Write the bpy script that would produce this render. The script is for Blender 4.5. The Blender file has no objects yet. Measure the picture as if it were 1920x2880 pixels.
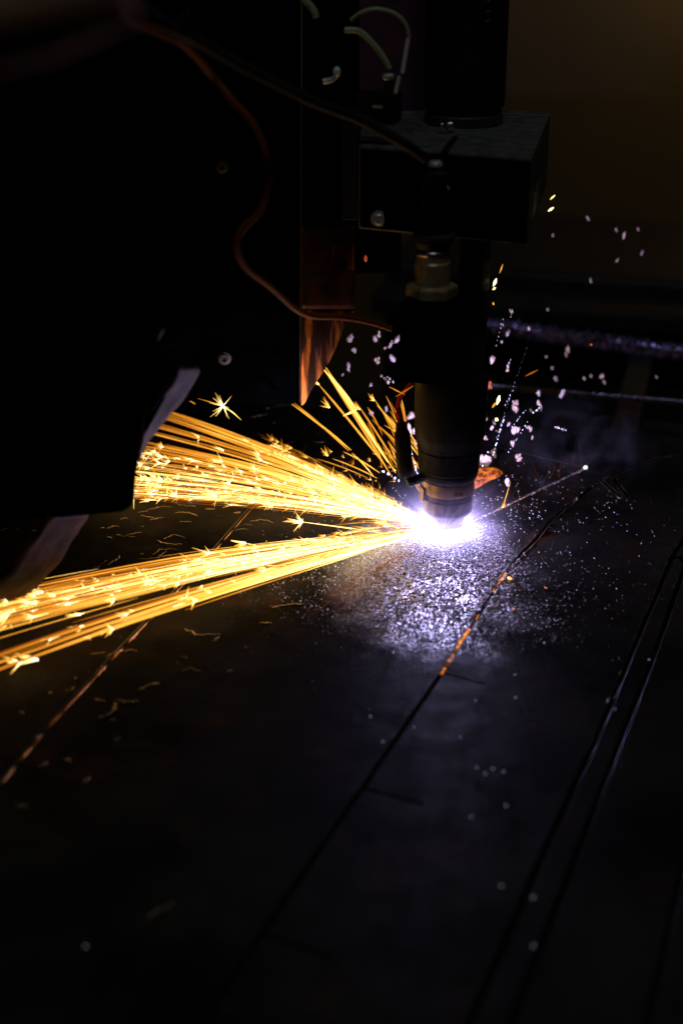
import bpy, bmesh, math, random
from mathutils import Vector, Matrix, noise
from mathutils.geometry import delaunay_2d_cdt
random.seed(7)
S = bpy.context.scene
COL = S.collection
R = math.radians

# ------------------------------------------------------------------ camera
PITCH = R(24); F = 4000.0
RIGHT = Vector((1, 0, 0)); FWD = Vector((0, math.cos(PITCH), -math.sin(PITCH))); UP = Vector((0, math.sin(PITCH), math.cos(PITCH)))
def ray(px, py): return RIGHT*((px-960)/F) + UP*(-(py-1440)/F) + FWD
CAM = -ray(1255, 1497)                      # arc on the plate is the origin, one metre away
cd = bpy.data.cameras.new('camera'); cam = bpy.data.objects.new('camera', cd); COL.objects.link(cam)
cam.location = CAM; cam.rotation_euler = (R(90)-PITCH, 0, 0)
cd.sensor_fit = 'VERTICAL'; cd.sensor_height = 36; cd.sensor_width = 24; cd.lens = 50
cd.clip_start = .01; cd.clip_end = 60
cd.dof.use_dof = True; cd.dof.focus_distance = 0.99; cd.dof.aperture_fstop = 4.5
S.camera = cam
S.render.resolution_x = 682; S.render.resolution_y = 1024
# ------------------------------------------------------------------ world, exposure
w = bpy.data.worlds.new('World'); S.world = w; w.use_nodes = True
w.node_tree.nodes['Background'].inputs[0].default_value = (.6, .7, .8, 1)
w.node_tree.nodes['Background'].inputs[1].default_value = .0012
S.view_settings.view_transform = 'Standard'; S.view_settings.look = 'None'
S.view_settings.exposure = 0; S.view_settings.gamma = 1
S.cycles.sample_clamp_indirect = 1.5
S.cycles.sample_clamp_direct = 12
S.cycles.volume_step_rate = 2
# ------------------------------------------------------------------ lamps
def lamp(name, typ, loc, power, col, size=.01, target=None, size_y=None, spot=None):
    l = bpy.data.lights.new(name, typ); l.energy = power; l.color = col
    if typ == 'AREA':
        l.size = size
        if size_y: l.shape = 'RECTANGLE'; l.size_y = size_y
    else: l.shadow_soft_size = size
    if spot: l.spot_size = spot; l.spot_blend = 1
    o = bpy.data.objects.new(name, l); COL.objects.link(o); o.location = loc
    if target is not None: o.rotation_euler = (Vector(target)-Vector(loc)).to_track_quat('-Z', 'Y').to_euler()
    return o
def P(px, py, z=0.0):
    d = ray(px, py); t = (z-CAM.z)/d.z; return CAM + d*t
def Q(px, py, Y=0.0):
    d = ray(px, py); t = (Y-CAM.y)/d.y; return CAM + d*t
for (px, py, z, pw) in [(1000, 1490-60, .014, .05), (800, 1400, .022, .07), (560, 1330, .03, .10),
                        (1000, 1560, .012, .05), (750, 1620, .016, .08), (450, 1700, .020, .10), (120, 1780, .022, .11), (-80, 1830, .03, .1), (440, 1370, .02, .07)]:
    lamp('spark_glow', 'POINT', P(px, py, z), pw*.05, (1, .50, .13), .006)
lamp('spark_glow', 'POINT', P(1150, 1310, .03), .008, (1, .45, .10), .006)
lamp('spark_glow', 'POINT', Q(905, 1075, .038), .030, (1, .40, .07), .006)
lamp('slag_glow', 'POINT', P(1395, 1340, .02), .010, (1, .30, .08), .008)
lamp('workshop_lamp', 'AREA', (-.05, -1.1, 2.5), 3.6, (.97, 1, 1), .5, (0, 0, 0), .12)
lamp('slag_glow', 'POINT', P(1395, 1340, .02), .010, (1, .30, .08), .008)
lamp('workshop_lamp', 'AREA', (.9, .3, 2.2), .8, (.9, 1, .95), .3, (0, .1, .2), .1)
lamp('wall_lamp', 'AREA', (.85, 1.95, .60), 1.15, (1, .68, .28), .3, (.85, 2.25, .5), .1)

# ------------------------------------------------------------------ materials
def mat(name, col, rough=.5, metal=0, bump=0, bscale=200, col2=None, cscale=60, emis=None, estr=0, spec=.5, coords='Object', contrast=(.35, .65), trans=0, rough2=None, detail=6, stretch=None):
    m = bpy.data.materials.new(name); m.use_nodes = True; nt = m.node_tree; b = nt.nodes['Principled BSDF']
    b.inputs['Base Color'].default_value = (*col, 1); b.inputs['Roughness'].default_value = rough
    b.inputs['Metallic'].default_value = metal; b.inputs['Specular IOR Level'].default_value = spec
    b.inputs['Transmission Weight'].default_value = trans
    tc = nt.nodes.new('ShaderNodeTexCoord')
    if col2 is not None:
        n = nt.nodes.new('ShaderNodeTexNoise'); n.inputs['Scale'].default_value = cscale; n.inputs['Detail'].default_value = detail
        nt.links.new(tc.outputs[coords], n.inputs['Vector'])
        if stretch:
            mp = nt.nodes.new('ShaderNodeMapping'); mp.inputs['Scale'].default_value = stretch; nt.links.new(tc.outputs[coords], mp.inputs['Vector']); nt.links.new(mp.outputs[0], n.inputs['Vector'])
        r = nt.nodes.new('ShaderNodeValToRGB'); r.color_ramp.elements[0].position = contrast[0]; r.color_ramp.elements[1].position = contrast[1]
        r.color_ramp.elements[0].color = (*col, 1); r.color_ramp.elements[1].color = (*col2, 1)
        nt.links.new(n.outputs['Fac'], r.inputs[0]); nt.links.new(r.outputs[0], b.inputs['Base Color'])
        if rough2 is not None:
            mr = nt.nodes.new('ShaderNodeMapRange'); mr.inputs['From Min'].default_value = contrast[0]; mr.inputs['From Max'].default_value = contrast[1]
            mr.inputs['To Min'].default_value = rough; mr.inputs['To Max'].default_value = rough2
            nt.links.new(n.outputs['Fac'], mr.inputs['Value']); nt.links.new(mr.outputs[0], b.inputs['Roughness'])
    if bump:
        n2 = nt.nodes.new('ShaderNodeTexNoise'); n2.inputs['Scale'].default_value = bscale; n2.inputs['Detail'].default_value = 5
        nt.links.new(tc.outputs[coords], n2.inputs['Vector'])
        bp = nt.nodes.new('ShaderNodeBump'); bp.inputs['Strength'].default_value = bump; bp.inputs['Distance'].default_value = .001
        nt.links.new(n2.outputs['Fac'], bp.inputs['Height']); nt.links.new(bp.outputs[0], b.inputs['Normal'])
    if emis is not None:
        b.inputs['Emission Color'].default_value = (*emis, 1); b.inputs['Emission Strength'].default_value = estr
        m.cycles.emission_sampling = 'NONE'
    return m
def heat_mat():
    m = bpy.data.materials.new('glowing_spark'); m.use_nodes = True; nt = m.node_tree; nt.nodes.clear()
    out = nt.nodes.new('ShaderNodeOutputMaterial'); e = nt.nodes.new('ShaderNodeEmission')
    a = nt.nodes.new('ShaderNodeAttribute'); a.attribute_name = 'spark_heat'
    r = nt.nodes.new('ShaderNodeValToRGB'); cr = r.color_ramp
    cr.elements[0].position = 0; cr.elements[0].color = (.10, .022, .003, 1)
    cr.elements[1].position = 1; cr.elements[1].color = (1, .86, .58, 1)
    for p, c in ((.25, (.40, .10, .006)), (.45, (.82, .255, .014)), (.65, (1, .47, .055)), (.82, (1, .70, .22))):
        el = cr.elements.new(p); el.color = (*c, 1)
    mr = nt.nodes.new('ShaderNodeMapRange'); mr.inputs['From Min'].default_value = .5; mr.inputs['To Min'].default_value = 1.0; mr.inputs['To Max'].default_value = 3.6
    nt.links.new(a.outputs['Fac'], r.inputs[0]); nt.links.new(a.outputs['Fac'], mr.inputs['Value'])
    nt.links.new(r.outputs[0], e.inputs[0]); nt.links.new(mr.outputs[0], e.inputs[1]); nt.links.new(e.outputs[0], out.inputs[0])
    m.cycles.emission_sampling = 'NONE'
    return m
HEAT = heat_mat()
def plate_mat():
    m = bpy.data.materials.new('mill_scale_steel'); m.use_nodes = True; nt = m.node_tree; b = nt.nodes['Principled BSDF']; L = nt.links.new
    tc = nt.nodes.new('ShaderNodeTexCoord')
    def nz(scale, detail=5, rough=.5, typ='ShaderNodeTexNoise'):
        n = nt.nodes.new(typ); n.inputs['Scale'].default_value = scale
        if typ == 'ShaderNodeTexNoise': n.inputs['Detail'].default_value = detail; n.inputs['Roughness'].default_value = rough
        L(tc.outputs['Object'], n.inputs['Vector']); return n
    big = nz(9, 6, .6); r = nt.nodes.new('ShaderNodeValToRGB'); r.color_ramp.elements[0].position = .38; r.color_ramp.elements[1].position = .66
    r.color_ramp.elements[0].color = (.007, .0068, .0064, 1); r.color_ramp.elements[1].color = (.033, .030, .025, 1); L(big.outputs['Fac'], r.inputs[0])
    rust = nz(23, 7, .65); rr = nt.nodes.new('ShaderNodeValToRGB'); rr.color_ramp.elements[0].position = .56; rr.color_ramp.elements[1].position = .72
    L(rust.outputs['Fac'], rr.inputs[0])
    mx = nt.nodes.new('ShaderNodeMix'); mx.data_type = 'RGBA'; L(rr.outputs[0], mx.inputs[0]); L(r.outputs[0], mx.inputs[6]); mx.inputs[7].default_value = (.050, .022, .012, 1)
    L(mx.outputs[2], b.inputs['Base Color'])
    b.inputs['Metallic'].default_value = 0
    b.inputs['Specular IOR Level'].default_value = .12
    med = nz(60, 5); mr = nt.nodes.new('ShaderNodeMapRange'); mr.inputs['From Min'].default_value = .3; mr.inputs['From Max'].default_value = .7
    mr.inputs['To Min'].default_value = .5; mr.inputs['To Max'].default_value = .75; L(med.outputs['Fac'], mr.inputs['Value']); L(mr.outputs[0], b.inputs['Roughness'])
    fine = nz(1500, 3, .7); mid = nz(45, 3); vor = nz(620, typ='ShaderNodeTexVoronoi')
    b1 = nt.nodes.new('ShaderNodeBump'); b1.inputs['Strength'].default_value = .06; b1.inputs['Distance'].default_value = .002; L(mid.outputs['Fac'], b1.inputs['Height'])
    b2 = nt.nodes.new('ShaderNodeBump'); b2.inputs['Strength'].default_value = .30; b2.inputs['Distance'].default_value = .0007; L(fine.outputs['Fac'], b2.inputs['Height']); L(b1.outputs[0], b2.inputs['Normal'])
    b3 = nt.nodes.new('ShaderNodeBump'); b3.inputs['Strength'].default_value = .30; b3.inputs['Distance'].default_value = .0008; b3.invert = True; L(vor.outputs['Distance'], b3.inputs['Height']); L(b2.outputs[0], b3.inputs['Normal'])
    fac = nt.nodes.new('ShaderNodeTexVoronoi'); fac.inputs['Scale'].default_value = 880; L(tc.outputs['Object'], fac.inputs['Vector'])
    cen = nt.nodes.new('ShaderNodeVectorMath'); cen.operation = 'SUBTRACT'; L(fac.outputs['Color'], cen.inputs[0]); cen.inputs[1].default_value = (.5, .5, .5)
    fsc = nt.nodes.new('ShaderNodeVectorMath'); fsc.operation = 'SCALE'; L(cen.outputs[0], fsc.inputs[0])
    fad = nt.nodes.new('ShaderNodeVectorMath'); fad.operation = 'ADD'; L(b3.outputs[0], fad.inputs[0]); L(fsc.outputs[0], fad.inputs[1])
    fno = nt.nodes.new('ShaderNodeVectorMath'); fno.operation = 'NORMALIZE'; L(fad.outputs[0], fno.inputs[0]); L(fno.outputs[0], b.inputs['Normal'])
    # lit zone: pale shiny facets paint the arc's glinting fan over spattered steel
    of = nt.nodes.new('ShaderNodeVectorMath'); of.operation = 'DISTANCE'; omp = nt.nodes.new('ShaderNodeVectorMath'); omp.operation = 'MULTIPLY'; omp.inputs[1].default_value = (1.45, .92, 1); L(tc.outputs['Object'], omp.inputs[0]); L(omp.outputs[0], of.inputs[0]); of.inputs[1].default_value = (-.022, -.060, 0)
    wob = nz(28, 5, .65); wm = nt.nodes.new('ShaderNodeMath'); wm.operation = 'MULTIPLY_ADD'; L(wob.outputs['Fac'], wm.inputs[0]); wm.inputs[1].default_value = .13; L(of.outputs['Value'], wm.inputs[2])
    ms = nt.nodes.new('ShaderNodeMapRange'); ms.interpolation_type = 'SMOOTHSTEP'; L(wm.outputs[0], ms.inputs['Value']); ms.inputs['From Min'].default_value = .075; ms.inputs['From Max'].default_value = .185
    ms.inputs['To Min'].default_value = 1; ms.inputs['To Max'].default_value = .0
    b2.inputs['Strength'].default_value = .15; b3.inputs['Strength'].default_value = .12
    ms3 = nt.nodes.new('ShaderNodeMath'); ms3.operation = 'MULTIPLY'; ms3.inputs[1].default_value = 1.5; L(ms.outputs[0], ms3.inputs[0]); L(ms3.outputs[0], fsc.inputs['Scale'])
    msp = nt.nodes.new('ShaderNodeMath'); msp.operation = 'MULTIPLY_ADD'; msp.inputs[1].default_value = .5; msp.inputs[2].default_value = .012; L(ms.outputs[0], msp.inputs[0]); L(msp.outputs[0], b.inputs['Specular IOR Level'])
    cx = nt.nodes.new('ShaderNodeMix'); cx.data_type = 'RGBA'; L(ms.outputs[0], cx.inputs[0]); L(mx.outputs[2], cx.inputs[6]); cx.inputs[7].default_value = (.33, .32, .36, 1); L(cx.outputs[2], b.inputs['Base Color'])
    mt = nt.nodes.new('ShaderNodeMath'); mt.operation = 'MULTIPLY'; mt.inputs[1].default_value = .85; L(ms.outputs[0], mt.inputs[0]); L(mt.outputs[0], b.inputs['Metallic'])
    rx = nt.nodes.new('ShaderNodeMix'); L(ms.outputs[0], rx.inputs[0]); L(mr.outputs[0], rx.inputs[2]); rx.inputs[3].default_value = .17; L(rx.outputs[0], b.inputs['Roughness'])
    return m
M = dict(
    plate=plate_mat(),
    kerf=mat('cut_edge', (.10, .095, .10), .32, .8, .6, 500),
    soot=mat('soot_black', (.0004, .0004, .0004), .9, 0, .15, 300, (.001, .0009, .0008), 40, spec=0),  # blacker copy of the black paint, shade put into its colour
    burr=mat('bright_burr', (.62, .50, .38), .28, 1, .6, 900),
    steelbright=mat('worn_bright_steel', (.75, .72, .66), .25, 1, .25, 500),
    sooted=mat('sooted_sheet', (.045, .013, .002), .45, .5, .5, 160, (.012, .005, .002), 60, contrast=(.42, .55)),  # darker copy of the deflector sheet, shade put into its colour
    goldburr=mat('heat_tinted_burr', (.55, .26, .07), .3, 1, .6, 900),  # gold tint paints the sparks' catch-light on the cut lip
    black=mat('black_paint', (.004, .004, .0045), .5, 0, .15, 300, (.008, .008, .009), 40, spec=.25),
    grime=mat('grimy_black', (.012, .011, .011), .6, 0, .5, 250, (.05, .04, .034), 55, rough2=.4),
    box=mat('dusty_block', (.05, .052, .056), .6, .1, .4, 600, (.13, .13, .135), 120, contrast=(.4, .75)),
    torch=mat('burnt_torch', (.010, .008, .008), .5, .1, .3, 320, (.006, .005, .0045), 70, rough2=.6, spec=.12),
    band=mat('tarnished_brass', (.42, .26, .15), .28, .95, .15, 260, (.12, .07, .045), 60, contrast=(.3, .75), rough2=.45),
    cup=mat('smoked_copper', (.20, .15, .15), .33, .85, .2, 300, (.07, .055, .06), 80, rough2=.5),
    brass=mat('brass', (.46, .38, .23), .4, .4, .1, 300, (.3, .22, .1), 90),
    chrome=mat('pale_metal', (.85, .92, .88), .35, .2),
    zinc=mat('zinc', (.5, .5, .48), .4, .5, .2, 400),
    copper=mat('scorched_sheet', (.02, .007, .002), .36, .6, .5, 160, (.60, .19, .014), 90, contrast=(.45, .62), stretch=(1, 1, .16), rough2=.5),  # orange streaks paint spark reflections into the colour
    orange=mat('orange_sheath', (.17, .042, .005), .6, spec=.15),
    greycable=mat('grey_sheath', (.017, .018, .020), .6, spec=.1),
    hose=mat('pale_green_hose', (.42, .50, .32), .25, 0, trans=.2),
    maroon=mat('maroon_panel', (.10, .025, .05), .6, 0, .4, 200, (.03, .012, .05), 30),
    wall=mat('olive_wall', (.15, .112, .048), .9, 0, .2, 15, (.12, .082, .040), 1.6, coords='Object', detail=3),
    dark=mat('dark_steel', (.02, .02, .023), .5, .3, .4, 120, (.045, .045, .05), 30),
    rubber=mat('worn_edge', (.042, .020, .012), .8, 0, .9, 140, (.006, .004, .003), 38, spec=.1),  # paler than the guard body: arc light put into its colour
    crust=mat('crusted_rim', (.03, .027, .05), .4, .5, 1, 260, (.34, .30, .60), 160, contrast=(.4, .6)),  # violet base stands in for arc light on the rim
    redcloth=mat('dull_red', (.40, .03, .03), .95, 0, .3, 60, (.25, .02, .02), 30, spec=0),
    greycloth=mat('dull_grey', (.36, .21, .13), .95, 0, .3, 60, (.26, .14, .09), 30, spec=0),
    bed=mat('slag_bed', (.012, .011, .011), .9, 0, 1, 80, (.03, .02, .015), 20),
    grain=mat('spatter_grain', (.8, .8, .84), .25, .55),
    water=mat('wet_bead', (.22, .17, .12), .14, .9),
    dew=mat('pale_spatter', (.44, .30, .25), .35, 0, .6, 500, (.2, .14, .13), 300, emis=(.9, .62, .60), estr=.20),  # drops' own glow stands in for arc light reaching them
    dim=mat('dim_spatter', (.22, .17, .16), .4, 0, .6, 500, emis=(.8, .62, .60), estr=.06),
    blue=mat('bright_bead', (.8, .8, .9), .3, 0, emis=(.75, .70, .95), estr=.45),  # own glow paints the glints on the beads
    hotrust=mat('hot_slag', (.22, .045, .006), .7, 0, 1, 300, (.03, .008, .003), 150, emis=(1, .22, .015), estr=.10),
    arc=mat('arc_white', (1, 1, 1), .5, emis=(.56, .51, 1), estr=9500),
)
M['arc'].cycles.emission_sampling = 'FRONT'
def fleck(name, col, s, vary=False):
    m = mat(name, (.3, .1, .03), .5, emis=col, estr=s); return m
M['ember'] = fleck('orange_ember', (1, .28, .03), .9)
M['redember'] = fleck('red_ember', (.9, .14, .03), .35)
M['dullember'] = fleck('dull_ember', (.8, .16, .02), .06)
for em_, lo_, hi_ in (('ember', .04, 1.6), ('hotrust', .05, 1.1)):
  nt = M[em_].node_tree; n = nt.nodes.new('ShaderNodeTexNoise'); n.inputs['Scale'].default_value = 240
  tc = nt.nodes.new('ShaderNodeTexCoord'); nt.links.new(tc.outputs['Object'], n.inputs['Vector'])
  mr = nt.nodes.new('ShaderNodeMapRange'); mr.inputs['From Min'].default_value = .38; mr.inputs['From Max'].default_value = .68; mr.inputs['To Min'].default_value = lo_; mr.inputs['To Max'].default_value = hi_
  nt.links.new(n.outputs['Fac'], mr.inputs['Value']); nt.links.new(mr.outputs[0], nt.nodes['Principled BSDF'].inputs['Emission Strength'])

# ------------------------------------------------------------------ helpers
def props(o, label=None, cat=None, group=None, kind=None):
    if label: o['label'] = label
    if cat: o['category'] = cat
    if group: o['group'] = group
    if kind: o['kind'] = kind
    return o
def root(name, loc, label=None, cat=None, group=None, kind=None):
    o = bpy.data.objects.new(name, None); COL.objects.link(o); o.location = loc; o.empty_display_size = .01
    return props(o, label, cat, group, kind)
def wloc(o):
    v = Vector(o.location)
    return v + (wloc(o.parent) if o.parent else Vector((0, 0, 0)))
def obj(name, vf, m, parent=None, smooth=False, origin=None):
    vs, fs = vf; vs = [Vector(v) for v in vs]
    if origin is None:
        origin = wloc(parent) if parent else Vector(((min(v.x for v in vs)+max(v.x for v in vs))/2, (min(v.y for v in vs)+max(v.y for v in vs))/2, min(v.z for v in vs)))
    me = bpy.data.meshes.new(name); me.from_pydata([v-origin for v in vs], [], fs); me.materials.append(m); me.validate()
    bm = bmesh.new(); bm.from_mesh(me); bmesh.ops.recalc_face_normals(bm, faces=bm.faces); bm.to_mesh(me); bm.free()
    if smooth:
        for p in me.polygons: p.use_smooth = True
    o = bpy.data.objects.new(name, me); COL.objects.link(o)
    if parent: o.parent = parent; o.location = origin - wloc(parent)
    else: o.location = origin
    return o
def bevel(o, wd=.001, seg=2, ang=35):
    b = o.modifiers.new('bevel', 'BEVEL'); b.width = wd; b.segments = seg; b.limit_method = 'ANGLE'; b.angle_limit = R(ang)
    return o
def lathe(c, prof, n=64):
    c = Vector(c); vs = []; fs = []
    for (r, z) in prof:
        for i in range(n):
            a = 2*math.pi*i/n; vs.append((c.x+r*math.cos(a), c.y+r*math.sin(a), z))
    for k in range(len(prof)-1):
        for i in range(n):
            j = (i+1) % n; fs.append((k*n+i, k*n+j, (k+1)*n+j, (k+1)*n+i))
    fs.append(tuple(range(n))); fs.append(tuple(range((len(prof)-1)*n, len(prof)*n)))
    return vs, fs
def lsm(o, ang=35):
    me = o.data
    for p in me.polygons: p.use_smooth = True
    bm = bmesh.new(); bm.from_mesh(me)
    for e in bm.edges:
        if len(e.link_faces) == 2 and e.calc_face_angle(0) > R(ang): e.smooth = False
    bm.to_mesh(me); bm.free(); return o
YAW = R(-15)
def box(c, u0, u1, v0, v1, z0, z1, yaw=YAW):
    c = Vector(c); U = Vector((math.cos(yaw), math.sin(yaw), 0)); V = Vector((-math.sin(yaw), math.cos(yaw), 0)); vs = []
    for z in (z0, z1):
        for (a, b) in ((u0, v0), (u1, v0), (u1, v1), (u0, v1)):
            p = c + U*a + V*b; vs.append((p.x, p.y, z))
    return vs, [(0, 3, 2, 1), (4, 5, 6, 7), (0, 1, 5, 4), (1, 2, 6, 5), (2, 3, 7, 6), (3, 0, 4, 7)]
def prism(pts, d):
    n = len(pts); d = Vector(d); vs = [Vector(p) for p in pts] + [Vector(p)+d for p in pts]
    fs = [tuple(range(n)), tuple(range(2*n-1, n-1, -1))] + [(i, (i+1) % n, n+(i+1) % n, n+i) for i in range(n)]
    return vs, fs
def spline(pts, n=8):
    pts = [Vector(p) for p in pts]; out = []
    for i in range(len(pts)-1):
        p0 = pts[max(i-1, 0)]; p1 = pts[i]; p2 = pts[i+1]; p3 = pts[min(i+2, len(pts)-1)]
        for k in range(n):
            t = k/n
            out.append(.5*((2*p1)+(-p0+p2)*t+(2*p0-5*p1+4*p2-p3)*t*t+(-p0+3*p1-3*p2+p3)*t**3))
    out.append(pts[-1]); return out
def tube(pts, r, n=10, flat=1.0):
    pts = [Vector(p) for p in pts]; vs = []; fs = []; m = len(pts)
    rr = r if callable(r) else (lambda t: r)
    up = Vector((0, 0, 1)); 
    for i, p in enumerate(pts):
        t = (pts[min(i+1, m-1)]-pts[max(i-1, 0)]).normalized()
        s = t.cross(up)
        if s.length < .05: s = t.cross(Vector((0, 1, 0)))
        s.normalize(); q = s.cross(t).normalized(); ra = rr(i/(m-1))
        for k in range(n):
            a = 2*math.pi*k/n; vs.append(p + s*(ra*math.cos(a)) + q*(ra*math.sin(a)*flat))
    for i in range(m-1):
        for k in range(n):
            j = (k+1) % n; fs.append((i*n+k, i*n+j, (i+1)*n+j, (i+1)*n+k))
    fs.append(tuple(range(n))); fs.append(tuple(range((m-1)*n, m*n)))
    return vs, fs
def rot_lathe(p, axis, prof, n=24):
    """lathe along any axis from point p: prof is (radius, distance)"""
    vs, fs = lathe((0, 0, 0), prof, n); q = Vector((0, 0, 1)).rotation_difference(Vector(axis).normalized())
    return [Vector(p) + q @ Vector(v) for v in vs], fs
_ico = bmesh.new(); bmesh.ops.create_icosphere(_ico, subdivisions=1, radius=1); _ico.verts.ensure_lookup_table()
ICO1 = ([v.co.copy() for v in _ico.verts], [tuple(v.index for v in f.verts) for f in _ico.faces]); _ico.free()
_ico = bmesh.new(); bmesh.ops.create_icosphere(_ico, subdivisions=3, radius=1); _ico.verts.ensure_lookup_table()
ICO3 = ([v.co.copy() for v in _ico.verts], [tuple(v.index for v in f.verts) for f in _ico.faces]); _ico.free()
def blob(c, r, sc=(1, 1, 1), rough=.35, seed=0, ico=ICO3, rotz=0, freq=1.6):
    c = Vector(c); vs = []; rm = Matrix.Rotation(rotz, 3, 'Y')
    for v in ico[0]:
        k = 1 + rough*noise.noise(v*freq + Vector((seed*3.7, seed*1.3, 5)))*2
        p = rm @ Vector((v.x*sc[0], v.y*sc[1], v.z*sc[2])); vs.append(c + p*(r*k))
    return vs, list(ico[1])

# ------------------------------------------------------------------ the setting: floor, wall
fl = obj('floor', ([(-6, -3, -.75), (6, -3, -.75), (6, 4, -.75), (-6, 4, -.75)], [(0, 1, 2, 3)]), M['bed']); props(fl, kind='structure')
wl = obj('back_wall', prism([(-6, 2.2, -.75), (6, 2.2, -.75), (6, 2.2, 3), (-6, 2.2, 3)], (0, .1, 0)), M['wall'])
props(wl, kind='structure')

# ------------------------------------------------------------------ the cut steel plate
KERFS = [  # (pixels of the photograph on the plate's top, width in m)
    ([(1255, 1497), (1340, 1457), (1400, 1430), (1500, 1381), (1645, 1315)], .0019),
    ([(1645, 1315), (1560, 1296), (1420, 1262), (1330, 1240)], .0016),
    ([(2060, 1270), (1890, 1281), (1850, 1288), (1800, 1311), (1724, 1347), (1763, 1396), (1746, 1399), (1688, 1351), (1621, 1402), (1548, 1463), (1505, 1518), (1468, 1555), (1416, 1618), (1382, 1671), (1340, 1739), (1294, 1806), (1242, 1892), (1000, 2242), (561, 2880), (420, 3090)], .0030),
    ([(1416, 1618), (1470, 1632), (1535, 1653)], .0014),
    ([(1242, 1892), (1360, 1922)], .0018), ([(1020, 2215), (1185, 2260)], .0022), ([(742, 2625), (930, 2690)], .0022),
    ([(2010, 1390), (1915, 1525), (1889, 1566), (1789, 1800), (1664, 2100), (1528, 2393), (1328, 2857), (1250, 3040)], .0036),
    ([(1880, 1572), (1912, 1566), (1925, 1590), (1853, 1800), (1443, 2857), (1380, 3040)], .0034),
    ([(2030, 2120), (1920, 2443), (1821, 2857), (1780, 3040)], .0030),
    ([(960, 1145), (905, 1200), (840, 1273), (710, 1422), (560, 1592), (370, 1790), (130, 2045), (0, 2200), (-160, 2390)], .0026),
]
def offset_poly(pts, wd):
    L = []; Rr = []; n = len(pts); h = wd/2
    for i, p in enumerate(pts):
        d0 = (p-pts[i-1]).normalized() if i else None; d1 = (pts[i+1]-p).normalized() if i < n-1 else None
        if d0 is None: nn = Vector((-d1.y, d1.x)); k = 1; ext = -d1*h*.6
        elif d1 is None: nn = Vector((-d0.y, d0.x)); k = 1; ext = d0*h*.6
        else:
            n0 = Vector((-d0.y, d0.x)); n1 = Vector((-d1.y, d1.x)); nn = (n0+n1)
            if nn.length < .3: nn = n0
            nn.normalize(); k = min(1/max(nn.dot(n0), .35), 2.2); ext = Vector((0, 0))
        jl = 1+.10*noise.noise(Vector((p.x*90, p.y*90, 0))); jr = 1+.10*noise.noise(Vector((p.x*90, p.y*90, 9)))
        L.append(p+nn*h*k*jl+ext); Rr.append(p-nn*h*k*jr+ext)
    return L + Rr[::-1]
def resample(pts, step):
    out = [pts[0]]
    for a, b in zip(pts, pts[1:]):
        n = max(1, int((b-a).length/step))
        for k in range(1, n+1): out.append(a.lerp(b, k/n))
    return out
fa = P(640, 1130); fb = P(1920, 1228); fd = (fb-fa).normalized()
far_l = fa - fd*1.0; far_r = fb + fd*.8
outer = [Vector((far_l.x, -.72)), Vector((far_r.x, -.72)), Vector((far_r.x, far_r.y)), Vector((far_l.x, far_l.y))]
verts2 = list(outer); faces_in = [[0, 1, 2, 3]]
for pxs, wd in KERFS:
    pts = [P(*p).to_2d() for p in pxs]; pts = resample(pts, .006)
    pl = offset_poly(pts, wd)
    base = len(verts2)
    # quads along the strip: robust where the strip bends sharply
    n = len(pts); verts2 += pl
    for i in range(n-1): faces_in.append([base+i, base+2*n-1-i, base+2*n-2-i, base+i+1])
cv, ce, cf, ov, oe, of = delaunay_2d_cdt(verts2, [], faces_in, 1, 1e-7, True)
keep = [f for f, o in zip(cf, of) if 0 in o and len(o) == 1]
# connected pieces
edge_f = {}
for i, f in enumerate(keep):
    for a, b in zip(f, f[1:]+f[:1]): edge_f.setdefault((min(a, b), max(a, b)), []).append(i)
par = list(range(len(keep)))
def find(a):
    while par[a] != a: par[a] = par[par[a]]; a = par[a]
    return a
for fsx in edge_f.values():
    for b in fsx[1:]: par[find(fsx[0])] = find(b)
comps = {}
for i in range(len(keep)): comps.setdefault(find(i), []).append(i)
TH = .008; CH = .00045
plate = root('steel_plate', (0, 0, 0), 'large dark steel plate with curved and straight cut lines lying under the glowing torch', 'steel plate')
nrm = {}
for f in keep:
    for a, b in zip(f, f[1:]+f[:1]):
        if len(edge_f[(min(a, b), max(a, b))]) == 1:
            d = (cv[b]-cv[a]).normalized(); nn = Vector((d.y, -d.x))
            nrm.setdefault(a, Vector((0, 0))); nrm.setdefault(b, Vector((0, 0))); nrm[a] = nrm[a]+nn; nrm[b] = nrm[b]+nn
for key in sorted(comps, key=lambda k: -len(comps[k])):
    fl_ = [keep[i] for i in comps[key]]
    area = 0
    for f in fl_:
        for a, b in zip(f, f[1:]+f[:1]): area += cv[a].x*cv[b].y-cv[b].x*cv[a].y
    if abs(area)/2 < 2e-6: continue
    idx = {}; vs = []; fs = []; mi = []
    def top(a):
        if a not in idx: idx[a] = len(vs); vs.append((cv[a].x, cv[a].y, 0))
        return idx[a]
    ring = {}
    def rg(a):
        if a not in ring:
            nn = nrm[a]; nn = nn.normalized() if nn.length > 1e-6 else nn
            q = cv[a] + nn*CH*.8; i0 = len(vs); vs.append((q.x, q.y, -CH)); vs.append((q.x, q.y, -TH)); ring[a] = (i0, i0+1)
        return ring[a]
    for f in fl_:
        fs.append([top(a) for a in f]); mi.append(0)
        for a, b in zip(f, f[1:]+f[:1]):
            if len(edge_f[(min(a, b), max(a, b))]) == 1:
                ta, tb = top(a), top(b); ra, rb = rg(a), rg(b)
                fs.append([tb, ta, ra[0], rb[0]]); mi.append(1); fs.append([rb[0], ra[0], ra[1], rb[1]]); mi.append(1)
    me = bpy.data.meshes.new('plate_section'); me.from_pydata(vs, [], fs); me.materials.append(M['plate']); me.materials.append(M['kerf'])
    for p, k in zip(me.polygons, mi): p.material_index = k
    o = bpy.data.objects.new('plate_section', me); COL.objects.link(o); o.parent = plate

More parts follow.
